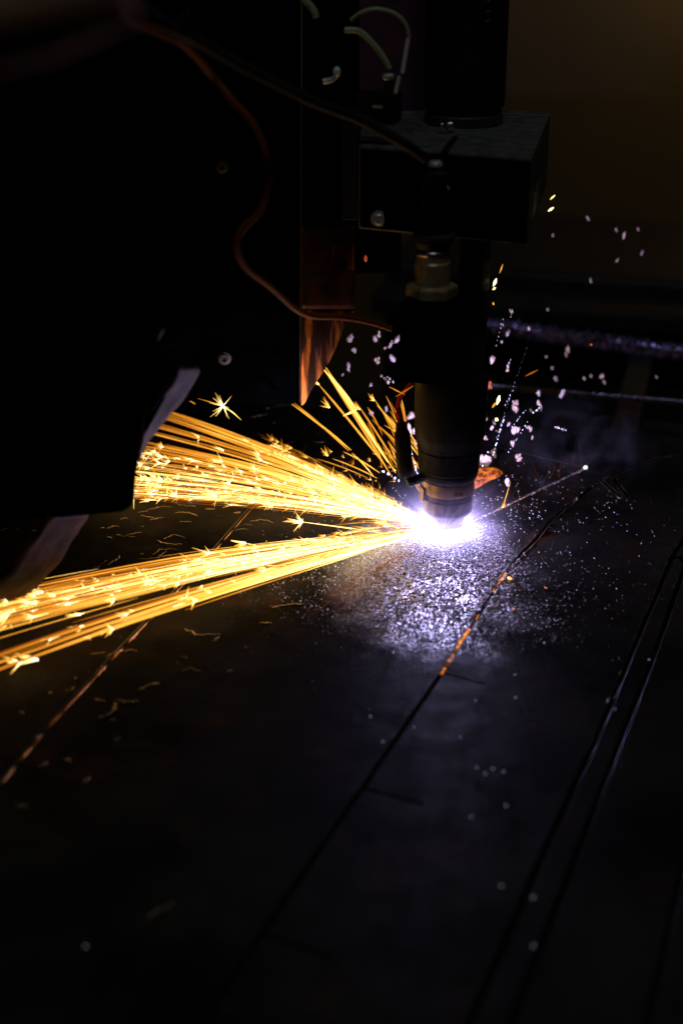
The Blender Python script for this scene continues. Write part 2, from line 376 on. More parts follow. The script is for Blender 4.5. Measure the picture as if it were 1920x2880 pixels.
def burr(pxs, side, r, seed, gap=.0, lift=-.65, m_='burr'):  # raised lips added along the cuts to carry edge highlights
    pts = resample([P(*p) for p in pxs], .0012); out = []
    for i, p in enumerate(pts):
        d = (pts[min(i+1, len(pts)-1)]-pts[max(i-1, 0)]).normalized(); n_ = Vector((-d.y, d.x, 0))*side
        out.append(p + n_*(.0013+gap+.0003*noise.noise(Vector((i*.3, seed, 0)))) + Vector((0, 0, r*lift)))
    o = obj('cut_burr', tube(out, lambda t: max(.00005, r*(.55+1.0*noise.noise(Vector((t*len(pts)*.11, seed, 3))))), 7, .9), M[m_], plate, smooth=True)
L5 = KERFS[-1][0]; L2_ = KERFS[2][0]
burr(L5[1:-1], 1, .0007, 1, .0001, -.2, 'goldburr'); burr(L2_[8:14], 1, .0006, 2, .0002, -.3); burr(L2_[13:17], 1, .0004, 5); burr(KERFS[7][0][1:5], -1, .0003, 8, .0002); burr(KERFS[1][0], 1, .0004, 6, -.0003); burr(L2_[1:8], 1, .00045, 7, .0004, -.2); burr(L2_[1:8], -1, .00045, 9, .0004, -.2)
# dross: rough bead lip along the fresh cut
def bead_line(pxs, n, r0, r1, name, m, z=0, jit=.0006):
    vs = []; fs = []; pts = [P(*p) for p in pxs]; pts = resample(pts, .001)
    for i in range(n):
        p = random.choice(pts) + Vector((random.gauss(0, jit), random.gauss(0, jit), z)); r = random.uniform(r0, r1)
        b = len(vs); v, f = blob(p, r, (1, 1, .7), .3, i, ICO1); vs += v; fs += [tuple(q+b for q in x) for x in f]
    return obj(name, (vs, fs), m, smooth=True)
o = bead_line([(1310, 1476), (1400, 1434), (1500, 1386), (1640, 1321)], 420, .0003, .0008, 'dross', M['grain'], 0, .0004); props(o, 'beaded dross crust along the fresh cut running right from the torch', 'dross', kind='stuff')

# spatter grains around the arc
vs = []; fs = []
n = 0
while n < 11000:
    a = random.uniform(0, 2*math.pi); r = random.expovariate(1/.06) if random.random() < .45 else random.uniform(.01, .17)
    if r < .010 or r > .42: continue
    x, y = r*math.cos(a), r*math.sin(a)
    if y > .2: continue
    wgt = .06 + .94*max(0, math.cos(a-R(-97)))**2.2        # more of them on the near side of the cut
    if R(100) < a < R(200): wgt *= .4
    if x > .035 + .25*abs(y) and y < 0: wgt *= .35             # beyond the curved cut
    if noise.noise(Vector((x*45, y*45, 3))) < -.1: wgt *= .35
    if random.random() > wgt: continue
    rad = random.choice([.0002, .00027, .00034, .00042, .00055]) * random.uniform(.7, 1.1) * (1 if r < .15 else .6)
    b = len(vs); v, f = blob((x, y, rad*.05), rad, (1, 1, .5), .25, n, ICO1)
    vs += v; fs += [tuple(q+b for q in t) for t in f]; n += 1
o = obj('spatter_grains', (vs, fs), M['grain'], smooth=True); props(o, 'fine glittering spatter grains strewn over the plate around the arc', 'spatter', kind='stuff')
# few bigger beads whose own glow paints round glints in the foreground
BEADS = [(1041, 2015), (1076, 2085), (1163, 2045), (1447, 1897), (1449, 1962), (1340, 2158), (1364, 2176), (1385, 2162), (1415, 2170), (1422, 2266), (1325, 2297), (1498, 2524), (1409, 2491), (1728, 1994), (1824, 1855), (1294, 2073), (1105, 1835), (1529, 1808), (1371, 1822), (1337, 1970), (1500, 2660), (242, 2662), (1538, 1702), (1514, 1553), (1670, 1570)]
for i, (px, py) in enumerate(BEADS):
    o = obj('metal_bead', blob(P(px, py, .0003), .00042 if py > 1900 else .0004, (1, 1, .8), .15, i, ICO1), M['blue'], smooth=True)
    lab, grp = 'tiny shiny metal bead on the dark foreground plate, seen as a pale round point', 'beads scattered on the foreground plate'
    if (px, py) == (1498, 2524): lab, grp = 'largest pale bead point low on the plate between the two long cuts', None
    if (px, py) == (242, 2662): lab, grp = 'lone pale bead at the lower left of the plate', None
    props(o, lab, 'metal bead', grp)

# wet beads and streaks on the plate
def px5(x, y): return (x*.612, 900+y*.612)
def px6(x, y): return (x*.612, 1400+y*.612)
def streak_on_plate(cx, cy, length, ang, bend, r, i):
    c = P(cx, cy); pts = []
    nseg = 14
    for k in range(nseg+1):
        t = k/nseg-.5; u = t*length; v = bend*(1-4*t*t) + .12*length*noise.noise(Vector((t*6, i*2.3, 0)))
        pts.append(Vector((c.x+u*math.cos(ang)-v*math.sin(ang), c.y+u*math.sin(ang)+v*math.cos(ang), r*.12)))
    return tube(pts, lambda t: r*(.25+.75*math.sin(math.pi*min(max(t, .02), .98))**.6)*(1+.4*noise.noise(Vector((t*9, i, 2)))), 10, .5)
WET = [px5(*p) for p in [(840, 848), (880, 856), (905, 840), (965, 870), (855, 895), (852, 928), (570, 915), (660, 885), (680, 905), (720, 915), (655, 950), (615, 980), (545, 990), (590, 998), (520, 955), (470, 955), (800, 1005), (780, 1022), (460, 1125), (520, 1105), (575, 1145), (650, 1078), (700, 1080), (760, 1070), (40, 966), (90, 968), (145, 966), (1090, 885), (500, 1003), (730, 870), (1200, 930), (1110, 965), (1140, 940), (1230, 410), (1190, 440), (1260, 470), (1400, 600), (1440, 650), (1300, 405), (1340, 560), (1470, 560)]]
WET += [px6(*p) for p in [(350, 830), (320, 880), (845, 735), (995, 650), (450, 715), (460, 930), (490, 975), (650, 880), (585, 930), (100, 990), (1220, 575), (880, 800), (1130, 690), (700, 870), (560, 720), (930, 610), (230, 900), (520, 1020), (1060, 800), (1325, 500)]]
WET += [(190, 2140), (120, 2150), (240, 2195), (330, 2080), (60, 2270), (455, 2560)]
wg = 'wet beads and runs on the left of the plate'
for i, (px, py) in enumerate(WET):
    L = random.choice([.003, .005, .008, .013, .02])*random.uniform(.8, 1.2); wd = random.uniform(.0004, .0013)
    if py > 1780: L *= .8; 
    ang = random.uniform(-.4, .5) if py < 1560 else random.uniform(-.5, 1.3)
    o = obj('wet_run', streak_on_plate(px, py, L, ang, random.uniform(-.3, .35)*L, wd, i), M['water'], smooth=True)
    lab = 'small glossy wet run on the plate above the lower spark jet, left of the torch' if py < 1600 else 'small glossy wet run on the plate below the lower spark jet'
    g = wg + (' above the lower jet' if py < 1600 else ' below the lower jet')
    if (px, py) == (455, 2560): lab, g = 'faint wet run alone on the dark lower left plate', None
    props(o, lab, 'wet run', g)

# under the plate: slat rack, rim of the table
bed = obj('table_bed', box((0, 0, 0), -1.8, 1.8, -1.0, .6, -.16, -.12), M['bed']); props(bed, kind='structure')
# serrated slat seen past the far edge
def slat(Yoff, pxl, pxr, py_l, py_r, name, m, th, hgt, rough, lab, cat):
    a = P(pxl, py_l, 0); b = P(pxr, py_r, 0); nseg = 220; vs = []; fs = []; d = (b-a).normalized(); nn = Vector((-d.y, d.x, 0))
    for i in range(nseg+1):
        p = a.lerp(b, i/nseg); e = rough*(noise.noise(Vector((i*.37, Yoff, 0)))+.6*noise.noise(Vector((i*1.1, Yoff, 4))))
        e2 = rough*noise.noise(Vector((i*.5, Yoff, 8)))
        for (q, z) in ((0, e), (th, e*.8+e2), (th, -hgt), (-rough*.6+e2, -hgt), (-rough*.4+e2, -rough*2)):
            r_ = p + nn*q; vs.append((r_.x, r_.y, z))
    for i in range(nseg):
        for k in range(5):
            fs.append((i*5+k, i*5+(k+1) % 5, (i+1)*5+(k+1) % 5, (i+1)*5+k))
    fs.append((0, 1, 2, 3, 4)); fs.append(tuple(nseg*5+k for k in range(5)))
    o = obj(name, (vs, fs), m); props(o, lab, cat); return o
slat(1, 1150, 2100, 1062, 1141, 'support_slat', M['dark'], .003, .005, .0014, 'thin beaded support slat beyond the far plate edge, right of the torch', 'slat')
slat(2, 1320, 2200, 903, 1021, 'table_rim', M['crust'], .016, .008, .006, 'rough crusted table rim glinting violet behind the plate at right', 'table rim')
cr = root('cross_bar', P(1770, 1090, -.02), 'dark cross bar between the slat and the crusted rim', 'bar')
bevel(obj('bar', box(P(1765, 1130, 0), -.012, .012, -.12, .2, -.05, -.012), M['dark'], cr), .002)
# machine bed behind
mb = root('machine_bed', (.6, 1.1, -.3), 'long black machine bed under the olive wall at right', 'machine')
a = Q(1300, 840, 1.0)
bevel(obj('bed_panel', box((.5, 1.2, 0), -.5, 1.6, -.1, .3, -.5, Q(1600, 800, 1.1).z), M['dark'], mb), .01)
bevel(obj('bed_ledge', box((.5, 1.2, 0), -.5, 1.6, -.19, -.102, Q(1600, 905, 1.0).z-.03, Q(1600, 905, 1.0).z), M['dark'], mb), .006)

# ------------------------------------------------------------------ the torch
def zat(py, x=1255): return Q(x, py, 0).z
def hw(h, py): z = zat(py); return h*(Vector((0, 0, z))-CAM).dot(FWD)/F
def prof(lst): return [(hw(h, py), zat(py)) for h, py in lst]
torch = root('cutting_torch', (0, 0, zat(1473)), 'round burnt plasma torch firing a white arc into the plate', 'torch')
lsm(obj('nozzle', lathe((0, 0, 0), [(.0012, zat(1470))] + prof([(24, 1473.5), (44, 1474), (47, 1471), (47.5, 1452), (49, 1449), (49, 1444)]), 72), M['cup'], torch), 30)
lsm(obj('retaining_cap', lathe((0, 0, 0), prof([(48, 1444), (58, 1441), (68, 1430), (70, 1426), (70, 1394), (68, 1392), (68, 1387), (70.5, 1385), (70.5, 1377), (69, 1375)]), 72), M['cup'], torch), 30)
lsm(obj('clamp_band', lathe((0, 0, 0), prof([(70, 1377.5), (73.5, 1376), (74.5, 1374), (74.5, 1343), (73, 1341)]), 72), M['band'], torch), 30)
lsm(obj('sleeve', lathe((0, 0, 0), prof([(72, 1343), (76, 1340), (83, 1327), (84, 1318), (83.5, 1314), (86, 1311), (86, 1300), (88, 1262), (88.5, 1258), (87, 1256), (87, 1252), (90, 1249), (91, 1238), (98, 1219), (99.5, 1213), (101, 1150), (103, 1090), (103, 1050), (101, 1046)]), 72), M['torch'], torch), 30)
# stamped mark on the band
Uv = lambda a: Vector((math.sin(a), -math.cos(a), 0))
def on_torch(a, h, py, dr=0): z = zat(py); return Uv(a)*(hw(h, py)+dr) + Vector((0, 0, z))
mk = []
for k, (a0, a1, y0, y1) in enumerate([(R(10), R(28), 1360, 1361.5), (R(10), R(28), 1366, 1367.5), (R(10), R(12), 1361.5, 1366), (R(26), R(28), 1361.5, 1366)]):
    vs = []; 
    for (aa, yy) in ((a0, y0), (a1, y0), (a1, y1), (a0, y1)): vs.append(on_torch(aa, 74.5, yy, .0001))
    for (aa, yy) in ((a0, y0), (a1, y0), (a1, y1), (a0, y1)): vs.append(on_torch(aa, 74.5, yy, .0006))
    obj('stamped_bar', (vs, [(0, 3, 2, 1), (4, 5, 6, 7), (0, 1, 5, 4), (1, 2, 6, 5), (2, 3, 7, 6), (3, 0, 4, 7)]), M['cup'], torch)
# band tab on the left
tb = [on_torch(R(-88), 74, 1362, .0006), on_torch(R(-62), 74, 1362, .0006), on_torch(R(-62), 71, 1396, .0012), on_torch(R(-75), 71, 1404, .0012), on_torch(R(-88), 71, 1398, .0012)]
bevel(obj('band_tab', prism(tb, Uv(R(-75))*.0011), M['band'], torch), .0004)
# screw boss of the clamp, pointing left
bp = on_torch(R(-68), 78, 1330)
lsm(obj('clamp_screw', rot_lathe(bp, (-1, -.35, -.25), [(.0032, -.002), (.0032, .011), (.0026, .012)], 20), M['torch'], torch))
# sensor / nozzle probe beside the torch, with its wire
prb = root('probe', Q(1140, 1345, .01), 'slim dark probe hanging against the left side of the torch', 'probe')
pa = Q(1128, 1188, .012); pb = Q(1140, 1340, .004)
lsm(obj('probe_body', rot_lathe(pb, pa-pb, [(.0045, 0), (.0052, .001), (.0056, .006), (.0056, .030), (.0042, .033), (.0040, (pa-pb).length)], 20), M['torch'], prb))
obj('probe_wire', tube(spline([pa, Q(1118, 1160, .012), Q(1124, 1120, .012), Q(1150, 1085, .01), Q(1160, 1070, .01)]), .0016, 8), M['redcloth'], prb, smooth=True)
# torch head upper: square block, back column
head = root('torch_holder', (0, .02, .1), 'black square holder block clamped round the top of the torch', 'holder')
zb = zat(1052); zt = Q(1210, 868, -.085).z; zfb = Q(1210, 1065, -.085).z
bevel(obj('front_block', box((0, 0, 0), -.0173, .0173, -.085, -.026, zfb, zt), M['soot'], head), .0015)
bevel(obj('holder_yoke', box((0, 0, 0), -.030, .0035, -.0255, .028, zb, zb+.022), M['soot'], head), .0012)
bevel(obj('back_column', box((0, 0, 0), .0042, .0195, -.012, .020, zb-.012, zat(420)), M['black'], head), .0012)
# ring with glint below block
lsm(obj('collar', lathe((0, 0, 0), prof([(98, 1064), (99.5, 1062), (99.5, 1056), (97, 1052), (92, 1050)]), 64), M['steelbright'], head))
# hex gland on the block
gx = P(1214, 836, zt)
gl = root('cable_gland', gx, 'brass hex gland with silver ring standing on the square block', 'gland')
lsm(obj('hex_nut', lathe(gx, [(.0140, zt+.0004), (.0160, zt+.0014), (.0160, zt+.0065), (.0154, zt+.0078), (.0140, zt+.0085)], 6), M['brass'], gl), 20)
lsm(obj('gland_body', lathe(gx, [(.0108, zt+.0085), (.0108, zt+.022), (.0100, zt+.023), (.0100, zt+.026)], 40), M['brass'], gl), 30)
lsm(obj('silver_ring', lathe(gx, [(.0095, zt+.0262), (.0102, zt+.027), (.0103, zt+.0282), (.0100, zt+.0292), (.0093, zt+.0300)], 40), M['steelbright'], gl), 60)
zq = lambda py: Q(1212, py, gx.y).z
sup = root('supply_tube', gx+Vector((0, 0, .03)), 'black stepped supply tube rising in front of the clamp block', 'tube')
lsm(obj('lower_boot', lathe(gx, [(.0092, zt+.0302), (.0115, zt+.034), (.0118, zq(672)), (.0112, zq(668)), (.0100, zq(640)), (.0080, zq(560))], 40), M['black'], sup), 30)
lsm(obj('boot_ring', lathe(gx, [(.0119, zq(668)), (.0127, zq(666)), (.0127, zq(656)), (.0119, zq(654))], 40), M['dark'], sup), 30)
lsm(obj('upper_tube', lathe(gx, [(.0079, zq(560)), (.0075, zq(530)), (.0075, zq(486)), (.0045, zq(478)), (.0045, zq(466))], 40), M['black'], sup), 30)
lsm(obj('tube_tip', lathe(gx, [(.0044, zq(466)), (.0040, zq(456)), (.0030, zq(452))], 30), M['zinc'], sup), 50)
# big clamp block
zc = .268
c1 = P(1494, 444, zc); c0 = P(1009, 408, zc); cb = P(1547, 314, zc); cbl = P(1020, 290, zc)
cl = root('clamp_block', (0, 0, zc-.06), 'large black clamp block with dusty grey top round the upper cylinder', 'clamp block')
hb = (c1.z - Q(1484, 690, c1.y).z)
bevel(obj('block', prism([c0, c1, cb, cbl], (0, 0, -hb)), M['box'], cl), .0012)
bevel(obj('front_cover', prism([c0+Vector((.001, -.004, -.002)), c1+Vector((-.001, -.004, -.002)), c1+Vector((-.001, -.0003, -.002)), c0+Vector((.001, -.0003, -.002))], (0, 0, -hb+.004)), M['soot'], cl), .0012)
# split slot on top of the block
s0 = P(1280, 385, zc+.0005); s1 = P(1250, 425, zc+.0005)
obj('split_slot', tube([s0, s1], .0022, 8, .25), M['black'], cl)
def bolt(px, py, Y, r, m, parent, face=(0, -1, 0)):
    p = Q(px, py, Y); lsm(obj('bolt', rot_lathe(p, face, [(r*1.5, 0), (r*1.5, r*.25), (r, r*.3), (r, r*1.0), (r*.8, r*1.15)], 20), m, parent))
yf = lambda px: c0.y + (c1.y-c0.y)*(px-1009)/485 - .0043
bolt(1065, 615, yf(1065), .0035, M['zinc'], cl); bolt(1257, 530, yf(1257), .0016, M['zinc'], cl)
# upper cylinder
cyl = root('lift_cylinder', (0, 0, zc), 'tall black lift cylinder standing on the clamp block', 'cylinder')
ccx = P(1303, 345, zc)
rc = 113*(ccx-CAM).dot(FWD)/F
lsm(obj('cylinder_body', lathe((ccx.x, ccx.y, 0), [(rc, zc+.012), (rc, .75)], 72), M['black'], cyl), 30)
lsm(obj('base_collar', lathe((ccx.x, ccx.y, 0), [(rc*.97, zc+.0005), (rc*.97, zc+.006), (rc*.93, zc+.007), (rc*.93, zc+.011), (rc*.99, zc+.0118)], 72), M['zinc' if 0 else 'grime'], cyl), 30)
p = P(1262, 378, zc+.003)
for k, (px, py, r) in enumerate([(1243, 358, .0025), (1266, 356, .003)]):
    obj('collar_stud', blob(P(px, py, zc+.004), r, (1, .8, 1.2), .1, k), M['steelbright'], cyl, smooth=True)
for k in range(3): obj('cylinder_screw', blob(Vector((ccx.x+.011, ccx.y-rc-.0002, Q(1352, 5+k*28, ccx.y-rc).z)), .0018, (1, .5, .6), .05, k), M['dark'], cyl, smooth=True)

# ------------------------------------------------------------------ gantry on the left
gy = .10
def quad(pxs, Y): return [Q(x, y, Y) for x, y in pxs]
ga = root('gantry_panel', Q(600, 1130, gy), 'tall black gantry panel filling the left behind the spark jets', 'machine panel')
bevel(obj('panel', prism(quad([(-700, 1090), (847, 1140), (846, -600), (-700, -600)], gy), (-.01, .12, 0)), M['soot'], ga), .0015)
for (px, py, r) in [(625, 470, .0033), (632, 1008, .0036)]: 
    p = Q(px, py, gy); lsm(obj('bolt', rot_lathe(p, (0, -1, 0), [(r*1.35, 0), (r*1.35, .001), (r*1.1, .0012), (r, .003), (r*.55, .0032), (r*.5, .0015)], 24), M['grime'], ga))
obj('panel_trim', prism(quad([(842, 1132), (846, 1132), (846, 300), (842, 300)], gy-.0022), (0, .002, 0)), M['sooted'], ga)
# carriage plate right of the panel
ca = root('carriage_plate', Q(950, 600, .16), 'black carriage plate behind the hoses between gantry and torch', 'machine plate')
bevel(obj('plate', prism(quad([(850, 770), (1128, 770), (1128, -500), (850, -500)], .16), (0, .03, 0)), M['soot'], ca), .0015)
bevel(obj('grey_strip', prism(quad([(960, 620), (1008, 620), (1008, 330), (960, 330)], .12), (0, .03, 0)), M['black'], ca), .001)
# maroon panel behind fittings
mp = obj('maroon_panel', prism(quad([(1010, 320), (1230, 320), (1230, -300), (1010, -300)], .14), (0, .012, 0)), M['maroon']); props(mp, 'dull maroon panel between the hoses and the lift cylinder', 'panel')

# deflector with painted spark gleams: folded sheet ending in a point
df = root('deflector_blade', Q(850, 1140, .06), 'scorched copper coloured sheet ending in a sharp point above the sparks', 'deflector')
def grid_sheet(poly_l, poly_r, n, m_, Yf, th):
    vs = []; fs = []
    for i in range(n+1):
        for j in range(m_+1):
            a = Vector(poly_l[0]).lerp(Vector(poly_l[1]), i/n); b_ = poly_r(i/n); x = a.x+(b_[0]-a.x)*j/m_; y = a.y+(b_[1]-a.y)*j/m_
            Y = Yf(x, y) + .0009*noise.noise(Vector((x*.03, y*.01, 0)))
            vs.append(Q(x, y, Y))
    nn = len(vs); vs += [v+Vector((0, th, 0)) for v in vs]
    W = m_+1
    for i in range(n):
        for j in range(m_):
            q = (i*W+j, i*W+j+1, (i+1)*W+j+1, (i+1)*W+j); fs.append(q); fs.append(tuple(nn+k for k in reversed(q)))
    rim = [(0, j) for j in range(W)] + [(i, m_) for i in range(1, n+1)] + [(n, j) for j in range(m_-1, -1, -1)] + [(i, 0) for i in range(n-1, 0, -1)]
    ids = [i*W+j for i, j in rim]
    for a, b_ in zip(ids, ids[1:]+ids[:1]): fs.append((a, b_, b_+nn, a+nn))
    return vs, fs
def edge_r(t):
    y = 870+(1140-870)*t
    return (1000-(y-870)*.53-(4*math.sin(t*9)), y) if t < 1 else (851, 1140)
yf2 = lambda x, y: .055+ .00025*(x-850)
obj('lower_blade', grid_sheet(((847, 870), (847, 1140)), edge_r, 26, 14, yf2, .0015), M['copper'], df, smooth=True)
obj('upper_blade', grid_sheet(((848, 640), (848, 869)), lambda t: (998, 640+229*t), 16, 14, yf2, .0015), M['sooted'], df, smooth=True)
obj('step_plate', prism([Q(936, 760, .056), Q(996, 760, .07), Q(996, 690, .07), Q(936, 690, .056)], (0, .003, 0)), M['copper'], df)
obj('small_tab', prism([Q(872, 795, .052), Q(925, 795, .056), Q(925, 763, .056), Q(872, 763, .052)], (0, .002, 0)), M['sooted'], df)
obj('bead', blob(Q(1028, 728, .06), .0022, (.5, .4, 1), .2, 4), M['redember'], df, smooth=True)

# foreground guard on the left: black body, edges with arc light put into their colour
gg = root('guard_bracket', Q(250, 1440, -.16), 'blurred black guard in the left foreground with two worn grey edges', 'guard')
Yg = -.16
body = [(-400, 1120), (390, 1110), (440, 1030), (500, 1050), (455, 1140), (405, 1230), (386, 1300), (376, 1350), (371, 1425), (345, 1442), (235, 1452), (130, 1462), (-400, 1478)]
bevel(obj('guard_body', prism(quad(body, Yg), (0, .012, 0)), M['soot'], gg), .002, 3)
up = [(-400, 1125), (395, 1112), (380, 960), (380, 900), (380, -200), (-400, -200)]
bevel(obj('guard_housing', prism(quad(up, Yg+.02), (0, .05, 0)), M['soot'], gg), .003, 3)
def strip(pl, pr, Y0, Y1, name):
    """bent band: left edge at depth Y0, right edge at depth Y1, with thickness"""
    L = spline([Q(x, y, Y0) for x, y in pl], 6); Rr = spline([Q(x, y, Y1) for x, y in pr], 6); n = len(L); W = 7; vs = []; fs = []
    for i in range(n):
        for j in range(W):
            p = L[i].lerp(Rr[i], j/(W-1)); d = .0022*noise.noise(p*110) + .0030*noise.noise(p*40); vs.append(p+Vector((d, -d, d*.4)))
    N = len(vs); vs += [v+Vector((-.002, .004, .001)) for v in vs]
    for i in range(n-1):
        for j in range(W-1):
            q = (i*W+j, i*W+j+1, (i+1)*W+j+1, (i+1)*W+j); fs.append(q); fs.append(tuple(N+k for k in reversed(q)))
    ids = [j for j in range(W)] + [i*W+W-1 for i in range(1, n)] + [(n-1)*W+j for j in range(W-2, -1, -1)] + [i*W for i in range(n-2, 0, -1)]
    for a, b in zip(ids, ids[1:]+ids[:1]): fs.append((a, b, b+N, a+N))
    return obj(name, (vs, fs), M['rubber'], gg, smooth=True)
strip([(503, 1036), (465, 1095), (428, 1140), (402, 1200), (390, 1290)], [(568, 1040), (522, 1110), (478, 1165), (430, 1230), (393, 1296)], Yg-.004, Yg+.035, 'worn_edge')
strip([(140, 1455), (85, 1535), (30, 1600), (-60, 1690)], [(247, 1450), (200, 1530), (122, 1632), (60, 1690), (-40, 1800)][:4], Yg-.004, Yg+.035, 'worn_edge')
for k, pts in enumerate([[(430, 960), (445, 935), (456, 932), (440, 965)], [(440, 990), (470, 976), (495, 978), (460, 995)]]):
    obj('torn_lip', prism(quad(pts, Yg-.01), (.001, .006, 0)), M['rubber'], gg)

# corner drape, very near the lens
cr_ = root('corner_cover', Q(80, 80, -.55), 'blurred dull red and grey cover crossing the top left corner', 'cover')
obj('grey_face', tube([Q(-160, 105, -.55), Q(100, 40, -.55), Q(330, -60, -.55)], .011, 16), M['greycloth'], cr_, smooth=True)
obj('red_face', tube([Q(-160, 170, -.54), Q(60, 120, -.54), Q(330, 15, -.54)], .0055, 16), M['redcloth'], cr_, smooth=True)

# ------------------------------------------------------------------ cables and hoses
Yc = -.12
o = obj('orange_cable', tube(spline([Q(200, -60, Yc-.1), Q(285, 0, Yc-.1), Q(360, 55, Yc-.08), Q(440, 88, Yc-.06), Q(520, 128, Yc-.04), Q(590, 205, Yc), Q(650, 280, Yc), Q(713, 350, Yc), Q(748, 440, Yc), Q(754, 520, Yc), Q(732, 590, Yc), Q(682, 645, Yc), Q(664, 690, Yc), Q(690, 750, Yc+.01), Q(760, 805, Yc+.03), Q(830, 868, Yc+.06), Q(880, 888, Yc+.08), Q(960, 892, Yc+.09), Q(1040, 906, Yc+.11), Q(1100, 925, Yc+.12)]), .0020, 10), M['orange'], smooth=True)
props(o, 'thin orange cable curving down the black panel to the torch', 'cable')
o = obj('grey_cable', tube(spline([Q(300, -70, -.22), Q(380, 0, -.2), Q(480, 75, -.19), Q(560, 118, -.17), Q(700, 195, -.15), Q(880, 285, -.13), Q(1010, 335, -.11), Q(1130, 400, -.1), Q(1195, 445, -.08)]), .0030, 10), M['greycable'], smooth=True)
props(o, 'dark grey cable crossing diagonally from the top left to the clamp block', 'cable')
kn = root('cable_tie', Q(520, 60, -.17), 'small dark tie knot where the orange and grey cables meet', 'cable tie')
obj('tie_loop', tube(spline([Q(505, 70, -.185), Q(515, 42, -.185), Q(535, 48, -.185), Q(525, 105, -.18), Q(500, 110, -.18)]), .0014, 8), M['greycable'], kn, smooth=True)
Yh = -.02
o = obj('pale_hose', tube(spline([Q(985, 58, Yh), Q(1015, 35, Yh), Q(1060, 25, Yh), Q(1110, 38, Yh), Q(1140, 68, Yh), Q(1150, 108, Yh)]), .0011, 10), M['hose'], smooth=True)
props(o, 'thin pale green hose arching over to the straight metal rod', 'hose', 'pale pneumatic hoses above the clamp block')
o = obj('pale_hose', tube(spline([Q(968, 85, Yh), Q(1010, 88, Yh), Q(1050, 125, Yh), Q(1080, 165, Yh), Q(1094, 195, Yh)]), .0018, 10), M['hose'], smooth=True)
props(o, 'thicker pale green hose bending down to the white connector', 'hose', 'pale pneumatic hoses above the clamp block')
o = obj('pale_hose', tube(spline([Q(835, -20, Yh), Q(865, 8, Yh), Q(884, 32, Yh), Q(888, 50, Yh)]), .0020, 10), M['hose'], smooth=True)
props(o, 'short pale hose end at the top edge left of the others', 'hose', 'pale pneumatic hoses above the clamp block')
rd = root('metal_rod', Q(1115, 262, Yh), 'thin shiny metal rod standing below the arched pale hose', 'rod')
lsm(obj('rod', tube([Q(1148, 108, Yh), Q(1131, 206, Yh)], .0013, 12), M['chrome'], rd)); lsm(obj('rod_foot', tube([Q(1123, 214, Yh), Q(1112, 262, Yh)], .0012, 12), M['chrome'], rd))
cn = root('hose_connector', Q(1090, 216, Yh), 'small pale connector at the end of the thicker hose', 'connector')
obj('collar', blob(Q(1090, 216, Yh), .0032, (1.2, .8, .7), .1, 2), M['zinc'], cn, smooth=True)
lsm(obj('stem', tube([Q(1094, 218, Yh+.002), Q(1092, 260, Yh)], .003, 14), M['black'], cn))
fv = root('valve_body', Q(1060, 330, .0), 'dark valve body with a pale strip below the hoses', 'valve')
bevel(obj('body', box(Q(1060, 320, .0), -.013, .013, -.008, .012, Q(1060, 345, 0).z, Q(1060, 262, 0).z), M['black'], fv), .001)
bevel(obj('pale_strip', box(Q(1062, 306, -.0115), -.0033, .0033, -.0008, .0005, Q(1062, 305, -.012).z, Q(1062, 297, -.012).z), M['zinc'], fv), .0003)
eb = root('elbow_fitting', Q(930, 225, Yh), 'small silver elbow fitting left of the hoses', 'fitting')
lsm(obj('elbow', tube(spline([Q(948, 196, Yh), Q(945, 212, Yh), Q(932, 224, Yh), Q(908, 229, Yh)]), .0017, 12), M['zinc'], eb), 60)
obj('elbow_cap', blob(Q(947, 202, Yh-.001), .0028, (.8, .8, 1.1), .05, 1), M['chrome'], eb, smooth=True)

# ------------------------------------------------------------------ sparks
class Heat:
    def __init__(s): s.v = []; s.f = []; s.h = []
    def streak(s, pts, r0, r1, h0, h1, taper=True):
        n = len(pts); base = len(s.v)
        d = (pts[-1]-pts[0])
        if d.length < 1e-6: return
        d.normalize(); a = d.cross(Vector((0, 0, 1)));
        if a.length < .05: a = d.cross(Vector((1, 0, 0)))
        a.normalize(); b = a.cross(d)
        for i, p in enumerate(pts):
            t = i/(n-1); r = r0+(r1-r0)*t; 
            if taper: r *= min(1, .25+6*min(t, 1-t))
            h = h0+(h1-h0)*t + (.22*noise.noise(Vector((t*3.1, base*.013, 1))) if n > 5 else 0)
            for k in range(3):
                an = 2*math.pi*k/3+.4; s.v.append(p+a*(r*math.cos(an))+b*(r*math.sin(an))); s.h.append(max(0, min(1, h)))
        for i in range(n-1):
            for k in range(3):
                j = (k+1) % 3; s.f.append((base+i*3+k, base+i*3+j, base+(i+1)*3+j, base+(i+1)*3+k))
        s.f.append((base, base+2, base+1)); e = base+(n-1)*3; s.f.append((e, e+1, e+2))
    def burst(s, c, d, n, length, r, h=.95, spread=1.0):
        d = Vector(d).normalized()
        for k in range(n):
            v = (d + Vector((random.gauss(0, spread), random.gauss(0, spread), random.gauss(0, spread)))).normalized()
            L = length*random.uniform(.3, 1); s.streak([c, c+v*L*.5, c+v*L], r, r*.25, h, h-.35, False)
        b = len(s.v); v, f = blob(c, r*1.5, ico=ICO1, rough=.2); s.v += v; s.f += [tuple(q+b for q in x) for x in f]; s.h += [min(1, h+.05)]*len(v)
    def build(s, name, label, cat='spark', group=None, kind=None):
        vs = s.v; o_ = Vector((sum(v.x for v in vs)/len(vs), sum(v.y for v in vs)/len(vs), min(v.z for v in vs)))
        me = bpy.data.meshes.new(name); me.from_pydata([v-o_ for v in vs], [], s.f); me.materials.append(HEAT)
        at = me.attributes.new('spark_heat', 'FLOAT', 'POINT'); at.data.foreach_set('value', s.h)
        o = bpy.data.objects.new(name, me); COL.objects.link(o); o.location = o_
        return props(o, label, cat, group, kind)
